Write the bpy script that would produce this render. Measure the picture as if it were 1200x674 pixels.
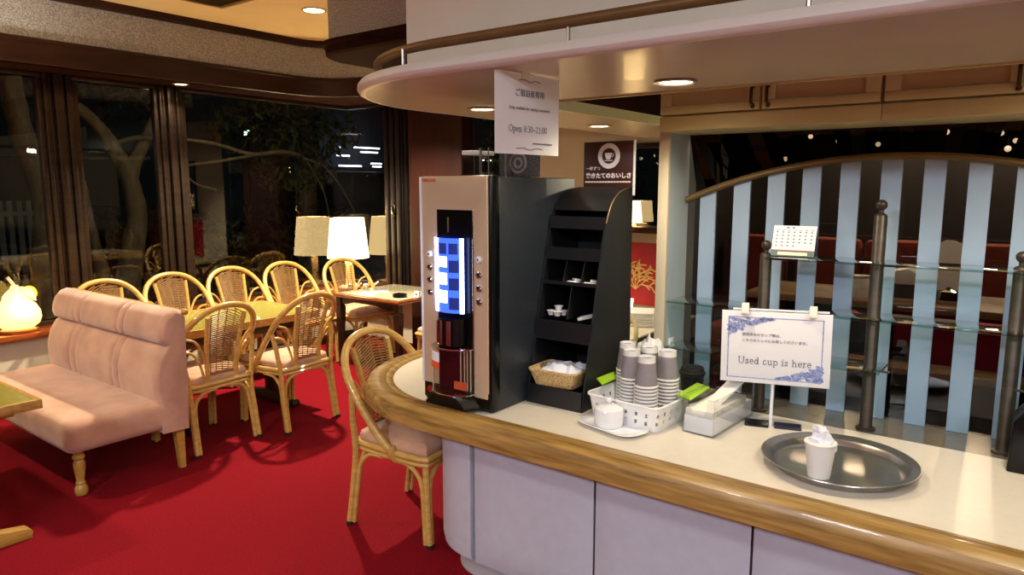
import bpy, bmesh, math, random
from mathutils import Vector, Matrix
random.seed(7)
PI = math.pi
scene = bpy.context.scene
for o in list(bpy.data.objects):
    bpy.data.objects.remove(o)
COL = scene.collection

# ---------------------------------------------------------------- camera, world, exposure
cam_d = bpy.data.cameras.new('camera')
cam_d.sensor_fit = 'HORIZONTAL'; cam_d.sensor_width = 36.0
cam_d.lens = 830.0 / 1200.0 * 36.0
cam_d.clip_start = 0.02; cam_d.clip_end = 200
cam = bpy.data.objects.new('camera', cam_d); COL.objects.link(cam)
cam.location = (0, 0, 1.55)
cam.rotation_euler = (math.radians(90 - 8.2), 0, math.radians(37.0))
scene.camera = cam
scene.view_settings.view_transform = 'Standard'
scene.view_settings.look = 'None'
scene.view_settings.gamma = 1.0
scene.view_settings.use_curve_mapping = False
scene.view_settings.exposure = 0.2
world = bpy.data.worlds.new('night'); scene.world = world
world.use_nodes = True
world.node_tree.nodes['Background'].inputs[0].default_value = (0.02, 0.03, 0.03, 1)
world.node_tree.nodes['Background'].inputs[1].default_value = 0.06

WARM = (1.0, 0.78, 0.46); WARM2 = (1.0, 0.87, 0.62); COOL = (0.86, 0.92, 1.0)
P_CEIL, P_CANOPY, P_FRONT = 95, 18, 55

# ---------------------------------------------------------------- materials
def lin(c):
    return tuple(((v/255.0)/12.92 if v/255.0 <= .04045 else ((v/255.0+.055)/1.055)**2.4) for v in c) + (1.0,)
MATS = {}
def mat(name, rgb, rough=.5, metal=0., spec=.5, trans=0., emit=None, estr=0., noise=None, bump=None, coat=0., sheen=0., alpha=1.):
    """noise=(scale(xyz), rgb2, lo, hi, detail); bump=(scale, strength)"""
    m = bpy.data.materials.new(name); m.use_nodes = True
    nt = m.node_tree; b = nt.nodes['Principled BSDF']
    b.inputs['Base Color'].default_value = lin(rgb)
    b.inputs['Roughness'].default_value = rough
    b.inputs['Metallic'].default_value = metal
    b.inputs['Specular IOR Level'].default_value = spec
    b.inputs['Transmission Weight'].default_value = trans
    b.inputs['Coat Weight'].default_value = coat
    b.inputs['Sheen Weight'].default_value = sheen
    b.inputs['Alpha'].default_value = alpha
    if emit:
        b.inputs['Emission Color'].default_value = lin(emit); b.inputs['Emission Strength'].default_value = estr
    tc = nt.nodes.new('ShaderNodeTexCoord')
    if noise:
        sc, rgb2, lo, hi, det = noise
        mp = nt.nodes.new('ShaderNodeMapping'); mp.inputs['Scale'].default_value = sc
        n = nt.nodes.new('ShaderNodeTexNoise'); n.inputs['Scale'].default_value = 1.0; n.inputs['Detail'].default_value = det
        r = nt.nodes.new('ShaderNodeValToRGB')
        r.color_ramp.elements[0].position = lo; r.color_ramp.elements[0].color = lin(rgb)
        r.color_ramp.elements[1].position = hi; r.color_ramp.elements[1].color = lin(rgb2)
        nt.links.new(tc.outputs['Object'], mp.inputs[0]); nt.links.new(mp.outputs[0], n.inputs['Vector'])
        nt.links.new(n.outputs['Fac'], r.inputs[0]); nt.links.new(r.outputs[0], b.inputs['Base Color'])
    if bump:
        n2 = nt.nodes.new('ShaderNodeTexNoise'); n2.inputs['Scale'].default_value = bump[0]; n2.inputs['Detail'].default_value = 3
        bp = nt.nodes.new('ShaderNodeBump'); bp.inputs['Strength'].default_value = bump[1]; bp.inputs['Distance'].default_value = .01
        nt.links.new(tc.outputs['Object'], n2.inputs['Vector']); nt.links.new(n2.outputs['Fac'], bp.inputs['Height'])
        nt.links.new(bp.outputs[0], b.inputs['Normal'])
    MATS[name] = m
    return m
def glass_mat(name, tint, ior=1.5, rough=0.0):
    m = bpy.data.materials.new(name); m.use_nodes = True
    nt = m.node_tree; nt.nodes.remove(nt.nodes['Principled BSDF'])
    out = nt.nodes['Material Output']
    t = nt.nodes.new('ShaderNodeBsdfTransparent'); t.inputs[0].default_value = tuple(tint) + (1,)
    g = nt.nodes.new('ShaderNodeBsdfGlossy'); g.inputs['Roughness'].default_value = rough
    f = nt.nodes.new('ShaderNodeFresnel'); f.inputs[0].default_value = ior
    mx = nt.nodes.new('ShaderNodeMixShader')
    ge = nt.nodes.new('ShaderNodeNewGeometry'); inv = nt.nodes.new('ShaderNodeMath'); inv.operation = 'SUBTRACT'; inv.inputs[0].default_value = 1
    mu = nt.nodes.new('ShaderNodeMath'); mu.operation = 'MULTIPLY'; m2 = nt.nodes.new('ShaderNodeMath'); m2.operation = 'MULTIPLY'; m2.inputs[1].default_value = 2.3; m2.use_clamp = True
    nt.links.new(ge.outputs['Backfacing'], inv.inputs[1]); nt.links.new(f.outputs[0], mu.inputs[0]); nt.links.new(inv.outputs[0], mu.inputs[1]); nt.links.new(mu.outputs[0], m2.inputs[0])
    nt.links.new(m2.outputs[0], mx.inputs[0]); nt.links.new(t.outputs[0], mx.inputs[1]); nt.links.new(g.outputs[0], mx.inputs[2])
    nt.links.new(mx.outputs[0], out.inputs[0])
    MATS[name] = m
    return m

M = MATS
mat('carpet', (106, 5, 18), .95, spec=.1, noise=((120, 120, 120), (132, 10, 26), .3, .7, 4), bump=(260, .5))
mat('wallpaper', (128, 130, 138), .6, noise=((150, 150, 150), (188, 191, 202), .38, .62, 2), bump=(150, .4))
mat('plaster', (222, 200, 148), .75, noise=((3, 3, 3), (230, 208, 156), .3, .7, 2))
mat('cream_wall', (206, 194, 164), .7, noise=((3, 3, 3), (212, 200, 172), .3, .7, 2))
mat('white_wall', (232, 233, 220), .6, noise=((4, 4, 4), (238, 239, 228), .3, .7, 3))
mat('dado', (200, 192, 168), .7, noise=((5, 5, 5), (206, 198, 176), .3, .7, 3))
mat('dark_wood', (34, 15, 9), .42, spec=.3, noise=((4, 4, 30), (56, 26, 15), .3, .7, 5))
mat('dark_matte_wood', (32, 15, 10), .8, spec=.05, noise=((4, 4, 30), (48, 24, 15), .3, .7, 5))
mat('red_wood', (40, 16, 12), .5, spec=.2, noise=((30, 30, 3), (54, 25, 19), .3, .7, 5))
mat('sill_wood', (110, 52, 22), .2, noise=((30, 4, 30), (140, 72, 34), .3, .7, 5), coat=.5)
mat('counter_wood', (124, 90, 40), .36, noise=((5, 60, 60), (180, 142, 76), .32, .68, 6), coat=.15, bump=(40, .04))
mat('oak', (164, 120, 50), .35, noise=((12, 12, 60), (186, 144, 70), .3, .7, 5), coat=.2)
mat('table_edge', (150, 108, 52), .4, noise=((40, 40, 60), (186, 140, 76), .3, .7, 6))
mat('olive_top', (146, 136, 62), .22, noise=((40, 40, 40), (156, 146, 72), .3, .7, 2), coat=.3)
mat('table_glass', (168, 160, 132), .15, noise=((8, 8, 8), (176, 168, 140), .3, .7, 2), coat=.3)
mat('rattan', (184, 142, 68), .3, noise=((18, 18, 60), (212, 174, 98), .3, .7, 4), coat=.35)
mat('rattan_weave', (122, 86, 42), .5, noise=((40, 40, 40), (160, 120, 64), .3, .7, 3))
mat('pink_seat', (188, 144, 116), .85, noise=((14, 14, 14), (205, 162, 132), .3, .7, 4), bump=(220, .25), sheen=.3)
mat('pink_velvet', (170, 126, 106), .85, noise=((6, 6, 6), (200, 156, 132), .3, .7, 4), bump=(240, .25), sheen=.4)
mat('bronze', (58, 46, 38), .32, .65, noise=((2, 2, 30), (74, 60, 50), .3, .7, 3))
mat('dark_frame', (30, 24, 24), .4, .2)
mat('laminate', (226, 216, 198), .3, noise=((30, 30, 30), (230, 221, 204), .3, .7, 3))
mat('panel_lilac', (184, 184, 196), .38, noise=((20, 20, 20), (190, 190, 202), .3, .7, 4), bump=(80, .04))
mat('lip_gray', (216, 214, 204), .4)
mat('plinth', (172, 166, 172), .5)
mat('canopy_white', (202, 192, 168), .25, noise=((3, 3, 3), (207, 197, 174), .3, .7, 2), coat=.1)
mat('brass', (122, 98, 60), .42, .5, noise=((10, 10, 10), (132, 108, 70), .3, .7, 2))
mat('cabinet', (192, 182, 130), .5, noise=((4, 4, 4), (198, 189, 138), .3, .7, 2))
mat('cabinet_dark', (70, 54, 30), .4, .5)
mat('base_mirror', (120, 112, 98), .18, .35, noise=((6, 6, 6), (140, 132, 116), .3, .7, 3))
mat('strip_blue', (150, 172, 196), .35, noise=((6, 6, 2), (158, 180, 203), .3, .7, 2))
mat('side_blue', (176, 192, 198), .2, noise=((3, 3, 3), (186, 200, 206), .3, .7, 2))
mat('smoked_mirror', (44, 41, 38), .0, 1.)
mat('smoked_mirror_pale', (58, 54, 50), .0, 1.)
mat('pole_steel', (68, 60, 52), .42, .6, noise=((4, 4, 40), (80, 72, 62), .3, .7, 3))
mat('black_matte', (17, 18, 21), .45, noise=((60, 60, 60), (22, 23, 27), .3, .7, 2))
mat('black_gloss', (7, 7, 9), .28, spec=.3)
mat('machine_side', (34, 40, 48), .42, noise=((50, 50, 50), (40, 46, 54), .3, .7, 2))
mat('champagne', (212, 190, 158), .24, .2)
mat('chrome', (205, 205, 210), .12, 1.)
mat('steel', (160, 154, 148), .28, .9, noise=((3, 80, 3), (176, 170, 163), .3, .7, 3))
mat('edge_white', (235, 238, 248), .3)
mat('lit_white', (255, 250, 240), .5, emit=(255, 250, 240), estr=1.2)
mat('red_print', (196, 44, 30), .5)
mat('red_mark', (150, 20, 24), .4)
mat('orange_print', (222, 92, 50), .5)
mat('dark_red', (26, 8, 14), .25)
mat('paper', (240, 240, 242), .7)
mat('paper_warm', (238, 232, 220), .8)
mat('tissue', (236, 238, 246), .9, bump=(60, .4))
mat('ink', (88, 88, 100), .8)
mat('ink_blue', (120, 136, 196), .8, noise=((160, 160, 160), (172, 182, 222), .4, .6, 3))
mat('ink_black', (30, 30, 34), .8)
mat('sign_brown', (66, 36, 34), .4)
mat('plastic_white', (238, 238, 236), .35)
mat('porcelain', (240, 240, 242), .12, coat=.5)
mat('cup_white', (236, 234, 228), .55)
mat('cup_gray', (140, 134, 138), .65, noise=((30, 30, 30), (144, 138, 142), .35, .65, 2))
mat('lime', (168, 214, 44), .4)
mat('wicker', (186, 150, 92), .6, noise=((120, 120, 160), (226, 196, 140), .35, .65, 2), bump=(140, .8))
mat('clear_ribbon', (232, 232, 226), .4)
mat('kraft', (222, 200, 164), .7)
mat('cal_green', (90, 112, 106), .5)
mat('cal_strip', (236, 234, 200), .5)
mat('navy', (28, 30, 60), .5)
mat('bark', (96, 84, 62), .9, noise=((12, 12, 5), (132, 118, 90), .3, .7, 6), bump=(30, .8))
mat('leaf', (40, 46, 18), .7, noise=((3, 3, 3), (74, 76, 32), .35, .65, 3))
mat('leaf_dark', (22, 30, 14), .7, noise=((3, 3, 3), (42, 50, 22), .35, .65, 3))
mat('soil', (24, 24, 20), .95, noise=((2, 2, 2), (36, 38, 28), .3, .7, 4))
mat('fence_white', (150, 150, 140), .8)
mat('concrete', (60, 64, 70), .8, noise=((1, 1, 1), (72, 76, 82), .3, .7, 3))
mat('tube_light', (255, 255, 255), .4, emit=(226, 236, 255), estr=5)
mat('green_bulb', (220, 255, 220), .4, emit=(190, 255, 200), estr=6)
mat('orange_bulb', (255, 210, 150), .4, emit=(255, 200, 120), estr=4)
mat('bulb', (255, 250, 240), .4, emit=(255, 226, 186), estr=14)
mat('panel_glow', (255, 255, 255), .5, emit=(236, 242, 255), estr=4)
mat('lamp_shade', (250, 236, 205), .8, emit=(255, 216, 146), estr=5.5, noise=((40, 40, 90), (240, 218, 178), .4, .6, 3))
mat('gourd', (255, 226, 150), .5, emit=(255, 205, 96), estr=3.0)
mat('gourd_small', (240, 190, 60), .5, emit=(255, 180, 50), estr=.8)
mat('leaf_gray', (190, 178, 160), .7)
mat('lamp_base', (232, 214, 178), .4)
mat('display', (40, 70, 200), .3, emit=(50, 84, 255), estr=2.0)
mat('display_white', (240, 245, 255), .3, emit=(214, 226, 255), estr=9.0)
mat('display_dark', (24, 34, 80), .3, emit=(34, 48, 130), estr=.7)
mat('poster_red', (176, 24, 30), .5, noise=((8, 8, 8), (190, 34, 38), .3, .7, 2))
mat('poster_gold', (220, 190, 110), .5)
mat('seat_red', (132, 58, 44), .8, noise=((8, 8, 8), (150, 70, 54), .3, .7, 3))
mat('back_wall', (20, 17, 15), .6, noise=((2, 2, 2), (30, 25, 22), .3, .7, 3))
mat('back_counter', (16, 15, 15), .8, spec=.1)
mat('pine_table', (150, 120, 80), .5)
mat('vent', (150, 120, 66), .5, .3)
mat('rubber', (24, 22, 20), .7)
mat('speckle', (96, 94, 92), .6, noise=((160, 160, 160), (60, 58, 58), .4, .6, 2))
mat('speckle_light', (150, 148, 146), .6)
glass_mat('window_glass', (.93, .95, .95), 1.52)
glass_mat('clear_glass', (.97, .98, .98), 1.4)
glass_mat('shelf_glass', (.66, .80, .78), 1.5)
glass_mat('smoked_glass', (.62, .58, .56), 1.35)
glass_mat('acrylic', (.93, .94, .95), 1.35)
glass_mat('acrylic_dim', (.62, .60, .58), 1.3)

# ---------------------------------------------------------------- mesh helpers
def cat(pts, n=6, closed=False):
    P = [Vector(p) for p in pts]; out = []
    N = len(P)
    rng = range(N) if closed else range(N - 1)
    for i in rng:
        if closed:
            p0, p1, p2, p3 = P[i-1], P[i], P[(i+1) % N], P[(i+2) % N]
        else:
            p1, p2 = P[i], P[i+1]
            p0 = P[i-1] if i > 0 else p1*2 - p2
            p3 = P[i+2] if i + 2 < N else p2*2 - p1
        for k in range(n):
            t = k / n
            out.append(.5*((2*p1) + (p2-p0)*t + (2*p0-5*p1+4*p2-p3)*t*t + (3*p1-p0-3*p2+p3)*t**3))
    if not closed: out.append(P[-1])
    return out

class MB:
    def __init__(self): self.bm = bmesh.new()
    def add(self, vs, fs):
        v = [self.bm.verts.new(p) for p in vs]; r = []
        for f in fs:
            try: r.append(self.bm.faces.new([v[i] for i in f]))
            except ValueError: pass
        return v, r
    def box(self, a, b, bev=0, seg=2, only=None):
        x0, y0, z0 = a; x1, y1, z1 = b
        vs = [(x0,y0,z0),(x1,y0,z0),(x1,y1,z0),(x0,y1,z0),(x0,y0,z1),(x1,y0,z1),(x1,y1,z1),(x0,y1,z1)]
        v, f = self.add(vs, [(0,3,2,1),(4,5,6,7),(0,1,5,4),(1,2,6,5),(2,3,7,6),(3,0,4,7)])
        if bev: self.bevel(f, bev, seg)
        return self
    def bevel(self, faces, bev, seg=2):
        self.bm.normal_update(); es = {e for f in faces for e in f.edges}
        es = [e for e in es if len(e.link_faces) == 2 and e.calc_face_angle(0) > .5]
        bmesh.ops.bevel(self.bm, geom=es, offset=bev, segments=seg, profile=.5, affect='EDGES', clamp_overlap=True)
    def obox(self, c, ax, ay, az, bev=0):
        """oriented box: centre and three half axes"""
        c, ax, ay, az = map(Vector, (c, ax, ay, az))
        vs = [c + sx*ax + sy*ay + sz*az for sz in (-1,1) for sx, sy in ((-1,-1),(1,-1),(1,1),(-1,1))]
        v, f = self.add(vs, [(0,3,2,1),(4,5,6,7),(0,1,5,4),(1,2,6,5),(2,3,7,6),(3,0,4,7)])
        if bev: self.bevel(f, bev)
        return self
    def prism(self, poly, axis, a, b, bev=0, seg=2):
        n = len(poly)
        def pt(p, t):
            return {'x': (t, p[0], p[1]), 'y': (p[0], t, p[1]), 'z': (p[0], p[1], t)}[axis]
        vs = [pt(p, a) for p in poly] + [pt(p, b) for p in poly]
        v, f = self.add(vs, [tuple(range(n-1,-1,-1)), tuple(range(n, 2*n))] + [(i,(i+1)%n,n+(i+1)%n,n+i) for i in range(n)])
        if bev: self.bevel(f, bev, seg)
        return self
    def rings(self, R, closed=False, caps=True):
        n = len(R[0]); vs = [p for r in R for p in r]; fs = []
        m = len(R)
        for i in range(m if closed else m-1):
            j = (i+1) % m
            for k in range(n):
                l = (k+1) % n
                fs.append((i*n+k, i*n+l, j*n+l, j*n+k))
        if caps and not closed:
            fs.append(tuple(range(n-1,-1,-1))); fs.append(tuple(range((m-1)*n, m*n)))
        self.add(vs, fs); return self
    def tube(self, pts, r, n=8, closed=False, flat=1.0):
        P = [Vector(p) for p in pts]; m = len(P); R = []
        up = None
        for i in range(m):
            if closed: t = P[(i+1) % m] - P[i-1]
            else: t = P[min(i+1, m-1)] - P[max(i-1, 0)]
            t.normalize()
            if up is None:
                up = Vector((0,0,1)) if abs(t.z) < .9 else Vector((1,0,0))
            u = (up - t*up.dot(t)).normalized(); w = t.cross(u); up = u
            rr = r[i] if isinstance(r, (list, tuple)) else r
            R.append([P[i] + rr*(math.cos(2*PI*k/n)*u*flat + math.sin(2*PI*k/n)*w) for k in range(n)])
        return self.rings(R, closed)
    def lathe(self, prof, c=(0,0,0), n=24, caps=True, sx=1, sy=1):
        R = [[(c[0]+max(r,1e-4)*math.cos(2*PI*k/n)*sx, c[1]+max(r,1e-4)*math.sin(2*PI*k/n)*sy, c[2]+z) for k in range(n)] for r, z in prof]
        return self.rings(R, False, caps)
    def sphere(self, c, r, n=12, sx=1, sy=1, sz=1):
        self.lathe([(r*math.sin(PI*i/n), -r*sz*math.cos(PI*i/n)) for i in range(n+1)], c, n*2, sx=sx, sy=sy); return self
    def sweep(self, path, prof):
        """path in XY, profile (offset to the right of travel, z), closed ring"""
        P = [Vector((p[0], p[1])) for p in path]; R = []
        for i in range(len(P)):
            d0 = (P[i]-P[i-1]).normalized() if i else None
            d1 = (P[i+1]-P[i]).normalized() if i+1 < len(P) else None
            if d0 is None: d0 = d1
            if d1 is None: d1 = d0
            n0 = Vector((d0.y, -d0.x)); n1 = Vector((d1.y, -d1.x))
            nn = (n0+n1).normalized(); nn = nn / max(.3, nn.dot(n0))
            R.append([(P[i].x+nn.x*o, P[i].y+nn.y*o, z) for o, z in prof])
        return self.rings(R)

def arc(cx, cy, r, a0, a1, n):
    return [(cx + r*math.cos(math.radians(a0+(a1-a0)*i/n)), cy + r*math.sin(math.radians(a0+(a1-a0)*i/n))) for i in range(n+1)]

def obj(name, mb, m, parent=None, loc=None, rot=None, angle=38):
    bm = mb.bm
    bmesh.ops.remove_doubles(bm, verts=bm.verts, dist=1e-6)
    bmesh.ops.recalc_face_normals(bm, faces=bm.faces)
    me = bpy.data.meshes.new(name); bm.to_mesh(me); bm.free()
    for p in me.polygons: p.use_smooth = True
    me.set_sharp_from_angle(angle=math.radians(angle))
    me.materials.append(M[m] if isinstance(m, str) else m)
    o = bpy.data.objects.new(name, me); COL.objects.link(o)
    if parent: o.parent = parent
    if loc: o.location = loc
    if rot: o.rotation_euler = rot
    return o
def tag(o, label, cat_, group=None):
    o['label'] = label; o['category'] = cat_
    if group: o['group'] = group
    return o
def thing(name, label, cat_, loc=(0,0,0), rz=0, group=None):
    o = bpy.data.objects.new(name, None); o.empty_display_size = .1
    COL.objects.link(o); o.location = loc; o.rotation_euler = (0,0,rz)
    return tag(o, label, cat_, group)
def struct(name, mb, m, parent=None):
    o = obj(name, mb, m, parent)
    if not parent: o['kind'] = 'structure'
    return o
def sgroup(name, loc=(0,0,0)):
    o = bpy.data.objects.new(name, None); COL.objects.link(o); o.location = loc; o['kind'] = 'structure'; return o
def dup(root, loc, rz, label, group=None):
    r = root.copy(); COL.objects.link(r); r.location = loc; r.rotation_euler = (0,0,rz)
    r['label'] = label
    if group: r['group'] = group
    for ch in [c for c in bpy.data.objects if c.parent == root]:
        c2 = ch.copy(); COL.objects.link(c2); c2.parent = r
        for g in [g for g in bpy.data.objects if g.parent == ch]:
            g2 = g.copy(); COL.objects.link(g2); g2.parent = c2
    return r
def text(name, body, size, m, parent, loc, rot, align='LEFT', ext=.0003, sx=1, bold=0):
    c = bpy.data.curves.new(name, 'FONT'); c.body = body; c.size = size
    c.align_x = align; c.align_y = 'CENTER'; c.extrude = ext; c.resolution_u = 3; c.offset = bold
    t = bpy.data.objects.new(name, c); COL.objects.link(t)
    dg = bpy.context.evaluated_depsgraph_get(); dg.update()
    me = bpy.data.meshes.new_from_object(t.evaluated_get(dg))
    bpy.data.objects.remove(t); bpy.data.curves.remove(c)
    me.name = name; me.materials.clear(); me.materials.append(M[m])
    o = bpy.data.objects.new(name, me); COL.objects.link(o)
    if parent: o.parent = parent
    o.location = loc; o.rotation_euler = rot; o.scale = (sx, 1, 1)
    return o
def _el(cx, cy, rx, ry, a0=0, a1=360, n=20): return [(cx+rx*math.cos(math.radians(a0+(a1-a0)*i/n)), cy+ry*math.sin(math.radians(a0+(a1-a0)*i/n))) for i in range(n+1)]
def _c2(p): return [(v.x, v.y) for v in cat([(x, y, 0) for x, y in p], 5)]
GLY = {' ': (.30, []),
 'U': (.74, [[(.12,.70),(.12,.26)]+_el(.35,.24,.23,.24,180,360)+[(.58,.70)], [(.02,.70),(.24,.70)], [(.48,.70),(.68,.70)]]),
 'O': (.76, [_el(.36,.35,.30,.35)]),
 's': (.42, [_c2([(.31,.36),(.20,.46),(.07,.37),(.18,.25),(.32,.13),(.20,0),(.06,.10)]), [(.31,.45),(.31,.34)], [(.06,.01),(.06,.13)]]),
 'e': (.48, [[(.07,.25),(.40,.25)]+_el(.235,.23,.165,.23,10,325)]),
 'd': (.56, [_el(.22,.23,.155,.23), [(.39,.70),(.39,0)], [(.29,.70),(.39,.70)], [(.39,0),(.49,0)]]),
 'c': (.46, [_el(.235,.23,.165,.23,45,325)]),
 'u': (.56, [[(.12,.46),(.12,.16)]+_el(.25,.14,.13,.14,180,330), [(.40,.46),(.40,0)], [(.02,.46),(.12,.46)], [(.30,.46),(.40,.46)], [(.40,0),(.50,0)]]),
 'p': (.54, [[(.12,.46),(.12,-.22)], [(.02,.46),(.12,.46)], [(.02,-.22),(.23,-.22)], _el(.28,.23,.165,.23)]),
 'i': (.30, [[(.14,.46),(.14,0)], [(.04,.46),(.14,.46)], [(.03,0),(.25,0)], _el(.14,.63,.02,.02,n=8)]),
 'h': (.58, [[(.12,.70),(.12,0)], _c2([(.12,.30),(.20,.43),(.33,.44),(.40,.30)])+[(.40,0)], [(.02,.70),(.12,.70)], [(.02,0),(.22,0)], [(.31,0),(.50,0)]]),
 'n': (.58, [[(.12,.46),(.12,0)], _c2([(.12,.30),(.20,.43),(.33,.44),(.40,.30)])+[(.40,0)], [(.02,.46),(.12,.46)], [(.02,0),(.22,0)], [(.31,0),(.50,0)]]),
 'r': (.42, [[(.12,.46),(.12,0)], _c2([(.12,.28),(.19,.41),(.29,.46),(.35,.42)]), [(.02,.46),(.12,.46)], [(.02,0),(.24,0)]]),
 '8': (.46, [_el(.22,.51,.13,.17), _el(.22,.17,.16,.17)]), '0': (.46, [_el(.22,.34,.16,.34)]),
 '3': (.46, [_el(.20,.51,.14,.17,150,-90)+_el(.20,.17,.17,.17,90,-150)]),
 '2': (.46, [_c2([(.07,.52),(.20,.68),(.35,.54),(.24,.30),(.06,0)])+[(.38,0),(.38,.08)]]),
 '1': (.46, [[(.10,.58),(.23,.68),(.23,0)], [(.10,0),(.36,0)]]),
 ':': (.24, [_el(.12,.40,.02,.02,n=8), _el(.12,.05,.02,.02,n=8)]), '~': (.52, [_c2([(.05,.22),(.15,.30),(.25,.25),(.35,.20),(.46,.28)])])}
def serif(name, body, size, m, parent, loc, rot, w=.034):
    tot = sum(GLY[c][0] for c in body); x0 = -tot/2; mb = MB()
    for ch_ in body:
        adv, st = GLY[ch_]
        for p in st: mb.tube([((x0+x)*size, (y-.3)*size, 0) for x, y in p], w*size, 4)
        x0 += adv
    return obj(name, mb, m, parent, loc=loc, rot=rot, angle=80)
RX = (PI/2, 0, 0)                 # faces -Y
RXX = (PI/2, 0, PI/2)             # faces +X

def downlight(loc, r, power, label, group, color=WARM2, spot=150, blend=.6, ring='canopy_white'):
    t = thing('recessed_downlight', label, 'ceiling light', loc, 0, group)
    mb = MB(); mb.lathe([(r, 0), (r+.012, -.002), (r+.016, -.006), (r+.004, -.008), (r-.002, -.004), (r-.002, 0)], (0,0,0), 28, caps=False)
    obj('trim_ring', mb, ring, t)
    mb = MB(); mb.lathe([(0, -.003), (r*.6, -.0045), (r-.002, -.003), (r-.002, 0), (0, 0)], (0,0,0), 28, caps=False)
    obj('lens', mb, 'bulb', t)
    ld = bpy.data.lights.new('lamp_light', 'SPOT'); ld.energy = power; ld.color = color
    ld.spot_size = math.radians(spot); ld.spot_blend = blend; ld.shadow_soft_size = r*.8
    lo = bpy.data.objects.new('lamp_light', ld); COL.objects.link(lo); lo.parent = t; lo.location = (0, 0, -.02)
    return t

# ================================================================ ROOM SHELL
CZ = 2.83; XL = -5.80; YB = 4.90
mb = MB(); mb.box((-6.2, -5.2, -.1), (4.2, 7.2, 0)); struct('floor', mb, 'carpet')
mb = MB(); mb.box((-6.2, -5.2, CZ), (4.2, 7.2, CZ+.1)); struct('ceiling', mb, 'plaster')
# wall below the windows with sill
mb = MB(); mb.box((-5.90, -5.0, 0), (-5.60, YB, .50)); struct('wall_left', mb, 'dado')
mb = MB(); mb.box((-5.84, -5.0, .50), (-5.53, YB-.02, .54), .006); struct('trim_1', mb, 'sill_wood')
mb = MB(); mb.box((-5.60, -5.0, 0), (-5.585, YB, .09), .003); struct('baseboard_left', mb, 'dark_wood')
# soffit over windows: board, wallpaper fascia, crown; curved at the room corner
path = [(-5.45, -5.0), (-5.45, 4.0)] + arc(-5.0, 4.0, .45, 180, 90, 10)[1:] + [(-2.3, 4.45)]
mb = MB(); mb.sweep(path, [(0, 2.50), (0, CZ), (-.04, CZ), (-.04, 2.50)]); struct('trim_2', mb, 'wallpaper')
mb = MB(); mb.sweep(path, [(.012, 2.345), (.018, 2.35), (.018, 2.485), (.03, 2.492), (.034, 2.503), (.026, 2.514), (.0, 2.516), (-.04, 2.51), (-.04, 2.345)]); struct('trim_3', mb, 'dark_wood')
mb = MB(); mb.sweep(path, [(.0, 2.775), (.035, 2.79), (.045, 2.815), (.045, CZ), (-.02, CZ), (-.02, 2.775)]); struct('trim_4', mb, 'dark_wood')
mb = MB(); mb.prism([(-5.90, -5.0), (-5.44, -5.0), (-5.44, 4.0)] + arc(-5.0, 4.0, .44, 180, 90, 8)[1:] + [(-2.3, 4.44), (-2.3, YB+.06), (-5.90, YB+.06)], 'z', 2.345, 2.40)
struct('trim_5', mb, 'dark_matte_wood')
mb = MB(); mb.box((-5.90, -5, 2.40), (-5.82, YB+.06, CZ)); mb.box((-5.90, YB, 2.40), (-2.2, YB+.08, CZ)); struct('wall_left_upper', mb, 'plaster')

WZ0, WZ1 = .54, 2.345
def window_x(n, y0, y1, f=.035, lf=True, rf=True):
    g = sgroup('window_%d' % n, (XL, y0, WZ0))
    d = y1-y0; h = WZ1-WZ0
    mb = MB()
    mb.box((-.03, 0, 0), (.03, d, f), .004); mb.box((-.03, 0, h-f), (.03, d, h), .004)
    if lf: mb.box((-.03, 0, f), (.03, f, h-f), .004)
    if rf: mb.box((-.03, d-f, f), (.03, d, h-f), .004)
    obj('window_frame', mb, 'bronze', g)
    mb = MB(); mb.box((-.003, f*.5 if lf else 0, f*.5), (.003, d-(f*.5 if rf else 0), h-f*.5)); obj('glass_pane', mb, 'window_glass', g)
window_x(1, -5.0, 2.12); window_x(2, 2.32, 2.945); window_x(3, 3.135, YB-.003, rf=False)
def post(n, y0, y1):
    mb = MB(); w = y1-y0
    mb.box((XL-.06, y0, WZ0), (XL+.02, y1, WZ1), .004)
    for a, b, x in ((.02, .17, .05), (.20, .30, .035), (.34, .60, .065), (.64, .72, .035), (.76, .97, .05)):
        mb.box((XL-.02, y0+a*w, WZ0), (XL+x, y0+b*w, WZ1), .006)
    struct('trim_%d' % n, mb, 'bronze')
post(6, 2.12, 2.32); post(7, 2.945, 3.135)
# back wall to the right of the corner
def window_y(n, x0, x1, z0, z1, fm='dark_frame', f=.035, lf=True):
    g = sgroup('window_%d' % n, (x0, YB, z0)); d = x1-x0; h = z1-z0
    mb = MB()
    mb.box((0, -.03, 0), (d, .03, f), .004); mb.box((0, -.03, h-f), (d, .03, h), .004)
    if lf: mb.box((0, -.03, f), (f, .03, h-f), .004)
    mb.box((d-f, -.03, f), (d, .03, h-f), .004)
    obj('window_frame', mb, fm, g)
    mb = MB(); mb.box((f*.5 if lf else 0, -.003, f*.5), (d-f*.5, .003, h-f*.5)); obj('glass_pane', mb, 'window_glass', g)
window_y(4, XL+.003, -5.20, WZ0, WZ1, 'bronze', lf=False)
window_y(5, -4.97, -4.78, WZ0, WZ1)
window_y(6, -4.12, -3.50, WZ0, WZ1)
window_y(7, -2.83, -2.28, 1.22, 1.86)
mb = MB(); mb.box((-5.20, YB-.05, WZ0), (-4.97, YB+.05, WZ1), .005)
for x in (-5.19, -5.11, -5.03): mb.box((x, YB-.08, WZ0), (x+.05, YB-.04, WZ1), .006)
struct('trim_8', mb, 'dark_frame')
mb = MB(); mb.tube(cat([(-5.06, YB-.085, 1.36), (-5.06, YB-.115, 1.34), (-5.045, YB-.12, 1.29), (-5.05, YB-.085, 1.26)], 6), .008, 8)
mb.box((-5.075, YB-.09, 1.27), (-5.045, YB-.08, 1.36)); 
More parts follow.
